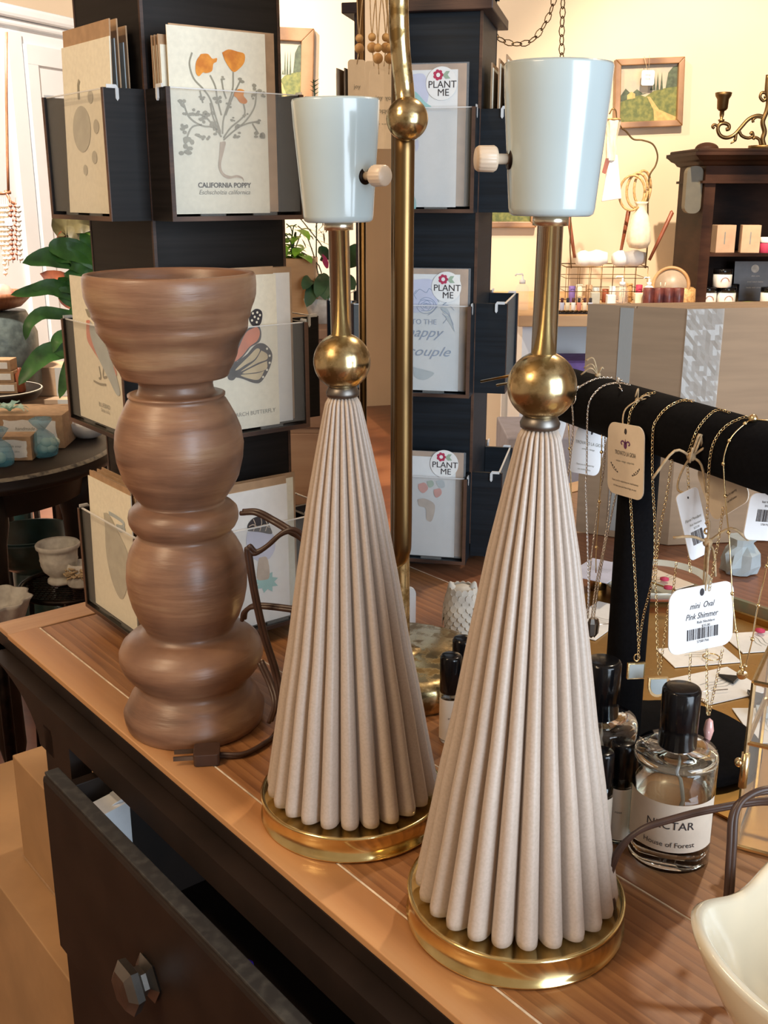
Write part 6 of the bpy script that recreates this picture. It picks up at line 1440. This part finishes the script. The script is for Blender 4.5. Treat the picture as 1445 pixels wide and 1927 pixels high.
for pts, w_ in G1:
    mb = MB(); blade(mb, [(a_, b_, 2.52 - .0012 * abs(a_ - 180) * .6) for a_, b_ in pts], w_, fold=.25); mb.build('leaf', M['leaf'], t)
mb = MB()
for l in ([(182, 900), (184, 700), (182, 510)], [(180, 900), (178, 760), (180, 660)], [(186, 900), (188, 700), (178, 590)]): mb.tube(smooth_path([ony(a_, b_, 2.56) for a_, b_ in l], 3), .004, 6); 
mb.build('stems', M['leafd'], t)
MB().lathe([(.08, 0), (.12, .20), (.13, .24), (.12, .24), (.11, .2), (.001, .19)], (ony(215, 900, 3.0).x, 2.72, .0), 32).build('pot', M['teal'], t)
t = thing('croton', 'olive and rust coloured croton leaves above the long green ones', 'plant', (ony(182, 440, 3.4).x, 3.45, 0))
for pts, w_, m_ in (([(180, 455), (150, 430), (120, 425), (108, 445)], .07, 'leafo'), ([(182, 425), (155, 418), (125, 432)], .06, 'leafo'), ([(178, 470), (150, 455), (128, 462)], .05, 'leafo'), ([(160, 440), (125, 445), (108, 462)], .035, 'leafr'), ([(150, 560), (120, 530), (75, 515)], .045, 'leafr'), ([(155, 580), (130, 560), (118, 535)], .05, 'leafr'), ([(150, 620), (135, 600), (130, 585)], .05, 'leafr'), ([(185, 445), (165, 436), (150, 448)], .04, 'leafl')):
    mb = MB(); blade(mb, [(a_, b_, 2.80) for a_, b_ in pts], w_, fold=.3); mb.build('leaf', M[m_], t)
MB().tube(smooth_path([ony(182, 900, 3.43), ony(184, 700, 3.35), ony(172, 560, 3.0), ony(175, 440, 2.84)], 4), .006, 8).build('trunk', M['leafd'], t)
MB().lathe([(.07, 0), (.10, .2), (.095, .2), (.001, .17)], (ony(182, 900, 3.4).x, 3.45, 0), 28).build('pot', M['stonew'], t)
MB().lathe([(.001, 0), (.001, .001)], (0, 0, 0), 4) if 0 else None
# urn on a mesh stand, jute jar, watering can, dark bowl, ruffled bowl
uY = 2.15; uc = ony(115, 1098, uY); uz = uc.z
t = thing('mesh_stand', 'low dark wire-mesh stand under the whitewashed urn', 'stand', (uc.x, uY, 0))
MB().tube([V((uc.x + .02, uY, uz - .004)) + V((.105 * math.cos(a_), .105 * math.sin(a_), 0)) for a_ in [2 * PI * i / 40 for i in range(41)]], .006, 8).build('rim_ring', M['darkmetal'], t)
mb = MB()
for k in range(-9, 10):
    x = k * .0108; y_ = math.sqrt(max(.105 ** 2 - x * x, 0))
    for s_ in (0, 1):
        p_, q_ = ((x, -y_), (x, y_)) if s_ else ((-y_, x), (y_, x))
        mb.tube([(uc.x + .02 + p_[0], uY + p_[1], uz - .004 - .0015 * s_), (uc.x + .02 + q_[0], uY + q_[1], uz - .004 - .0015 * s_)], .0014, 4)
o = mb.build('wire_mesh', M['darkmetal'], t); o['kind'] = 'stuff'
for a_ in (40, 160, 280): MB().tube([V((uc.x + .02 + .105 * math.cos(R(a_)), uY + .105 * math.sin(R(a_)), uz - .004)), V((uc.x + .02 + .13 * math.cos(R(a_)), uY + .13 * math.sin(R(a_)), 0.002))], .006, 8).build('leg', M['darkmetal'], t)
t = thing('garden_urn', 'small whitewashed garden urn standing on the wire-mesh stand', 'urn', V((uc.x, uY, uz + .003)))
s_ = scl(uY, .5) * 40
MB().lathe([(s_ * .54, 0), (s_ * .60, .003), (s_ * .58, .009), (s_ * .46, .014), (s_ * .52, .019), (s_ * .74, .029), (s_ * .84, .042), (s_ * .85, .050), (s_ * .88, .053), (s_ * .86, .057), (s_ * .88, .072), (s_ * .92, .077), (s_ * 1.0, .080), (s_ * 1.02, .087), (s_ * .97, .090), (s_ * .86, .084), (s_ * .78, .05), (.001, .035)], n=48).build('urn_body', M['stonew'], t, world=False)
t = thing('jute_jar', 'small grey jar with a frayed jute collar, right of the urn', 'jar', V((ony(158, 1108, uY).x, uY - .015, uz + .003)))
MB().lathe([(.026, 0), (.029, .004), (.028, .040), (.025, .050), (.022, .050), (.022, .01), (.001, .01)], n=28).build('jar_body', M['stonew'], t, world=False)
rr = random.Random(6); mb = MB()
for k in range(60):
    a_ = rr.uniform(0, 2 * PI); z_ = rr.uniform(.026, .044); mb.tube([(.028 * math.cos(a_), .028 * math.sin(a_), z_), (.037 * math.cos(a_ + .2), .037 * math.sin(a_ + .2), z_ + rr.uniform(-.006, .006)), (.029 * math.cos(a_ + .5), .029 * math.sin(a_ + .5), z_)], .0022, 5)
o = mb.build('jute_collar', M['twine'], t, world=False); o['kind'] = 'stuff'
t = thing('watering_can', 'dark rusty watering can under the round table, spout to the left', 'can', ony(165, 1000, 2.85)); wc = ony(150, 985, 2.85); wc.z = ony(150, 1000, 2.85).z
MB().lathe([(.055, 0), (.06, .005), (.062, .13), (.058, .15), (.052, .15), (.055, .12), (.001, .1)], wc, 36).build('can_body', M['darkmetal'], t)
MB().tube([wc + V((-.05, -.01, .03)), wc + V((-.11, -.02, -.02)), wc + V((-.135, -.02, -.05))], [.014, .011, .009], 12).build('spout', M['darkmetal'], t)
MB().tube(smooth_path([wc + V((.05, 0, .15)), wc + V((.03, 0, .21)), wc + V((-.03, 0, .21)), wc + V((-.05, 0, .15))], 5), .005, 8).build('handle', M['darkmetal'], t)
tag(MB().cyl((wc.x, wc.y, 0), .07, wc.z - .001, 32).build('iron_stand', M['darkmetal']), 'dark cylindrical stand beneath the watering can', 'stand')
bc_ = ony(60, 1050, 2.58)
t = thing('glazed_planter', 'large dark green glazed planter on the floor behind the table legs', 'planter', V((bc_.x, 2.58, 0)))
bz_ = ony(45, 1000, 2.58).z
MB().lathe([(.05, bz_ - .10), (.095, bz_ - .07), (.115, bz_ - .01), (.115, bz_), (.106, bz_), (.085, bz_ - .06), (.001, bz_ - .08)], (bc_.x, 2.58, 0), 48).build('planter_bowl', M['teal'], t)
MB().cyl((bc_.x, 2.58, 0), .05, bz_ - .099, 32).build('planter_foot', M['teal'], t)
t = thing('ruffled_bowl', 'pale ruffled ceramic bowl at the left edge below the round table', 'bowl', V((ony(-5, 1160, 2.0).x, 2.0, 0)))
rz2 = ony(0, 1125, 2.0).z
MB().lathe([(.03, rz2 - .075), (.055, rz2 - .05), (.065, rz2 - .01), (.072, rz2), (.066, rz2 + .001), (.05, rz2 - .045), (.001, rz2 - .06)], (ony(-8, 1160, 2.0).x, 2.0, 0), 64, rf=lambda r, t_, z, k: r * (1 + .07 * math.sin(9 * t_) * (k > 1))).build('bowl_body', M['stonew'], t)
MB().cyl((ony(-8, 1160, 2.0).x, 2.0, 0), .012, rz2 - .0755, 16).build('stand_rod', M['darkmetal'], t)
# cartons by the cabinet
def carton(label, px, py, z, la, lb_, m='boxdark'):
    q_ = onz(px, py, z); tt = thing('storage_box', label, 'box', V((q_.x, q_.y, 0)))
    MB().box(V((q_.x, q_.y, .001)), A * la, B * lb_, Z * (z - .001)).build('carton', M[m], tt, bev=.0015)
    MB().box(V((q_.x, q_.y, z)) + B * (lb_ * .46) , A * la, B * lb_ * .08, Z * .0008).build('tape_strip', M['tape'], tt)
    return tt
def carton2(label, a0, b0, la, lb_, z0, z1, m='boxdark'):
    q_ = AB(a0, b0, z0); tt = thing('storage_box', label, 'box', q_)
    MB().box(q_, A * la, B * lb_, Z * (z1 - z0)).build('carton', M[m], tt, bev=.0015)
    MB().box(AB(a0, b0 + lb_ * .44, z1 + .0002), A * la, B * lb_ * .12, Z * .0006).build('tape_strip', M['tape'], tt)
    MB().box(AB(a0, b0 - .0008, z0), A * la, B * .0006, Z * .004).build('bottom_seam', M['kraft'], tt)
carton2('large brown cardboard box on the floor, bottom left beside the black cabinet', .945, .345, .56, .30, .001, .448)
carton2('smaller brown cardboard box on top of the large one, at the cabinet end', .99, .392, .256, .17, .449, .600)
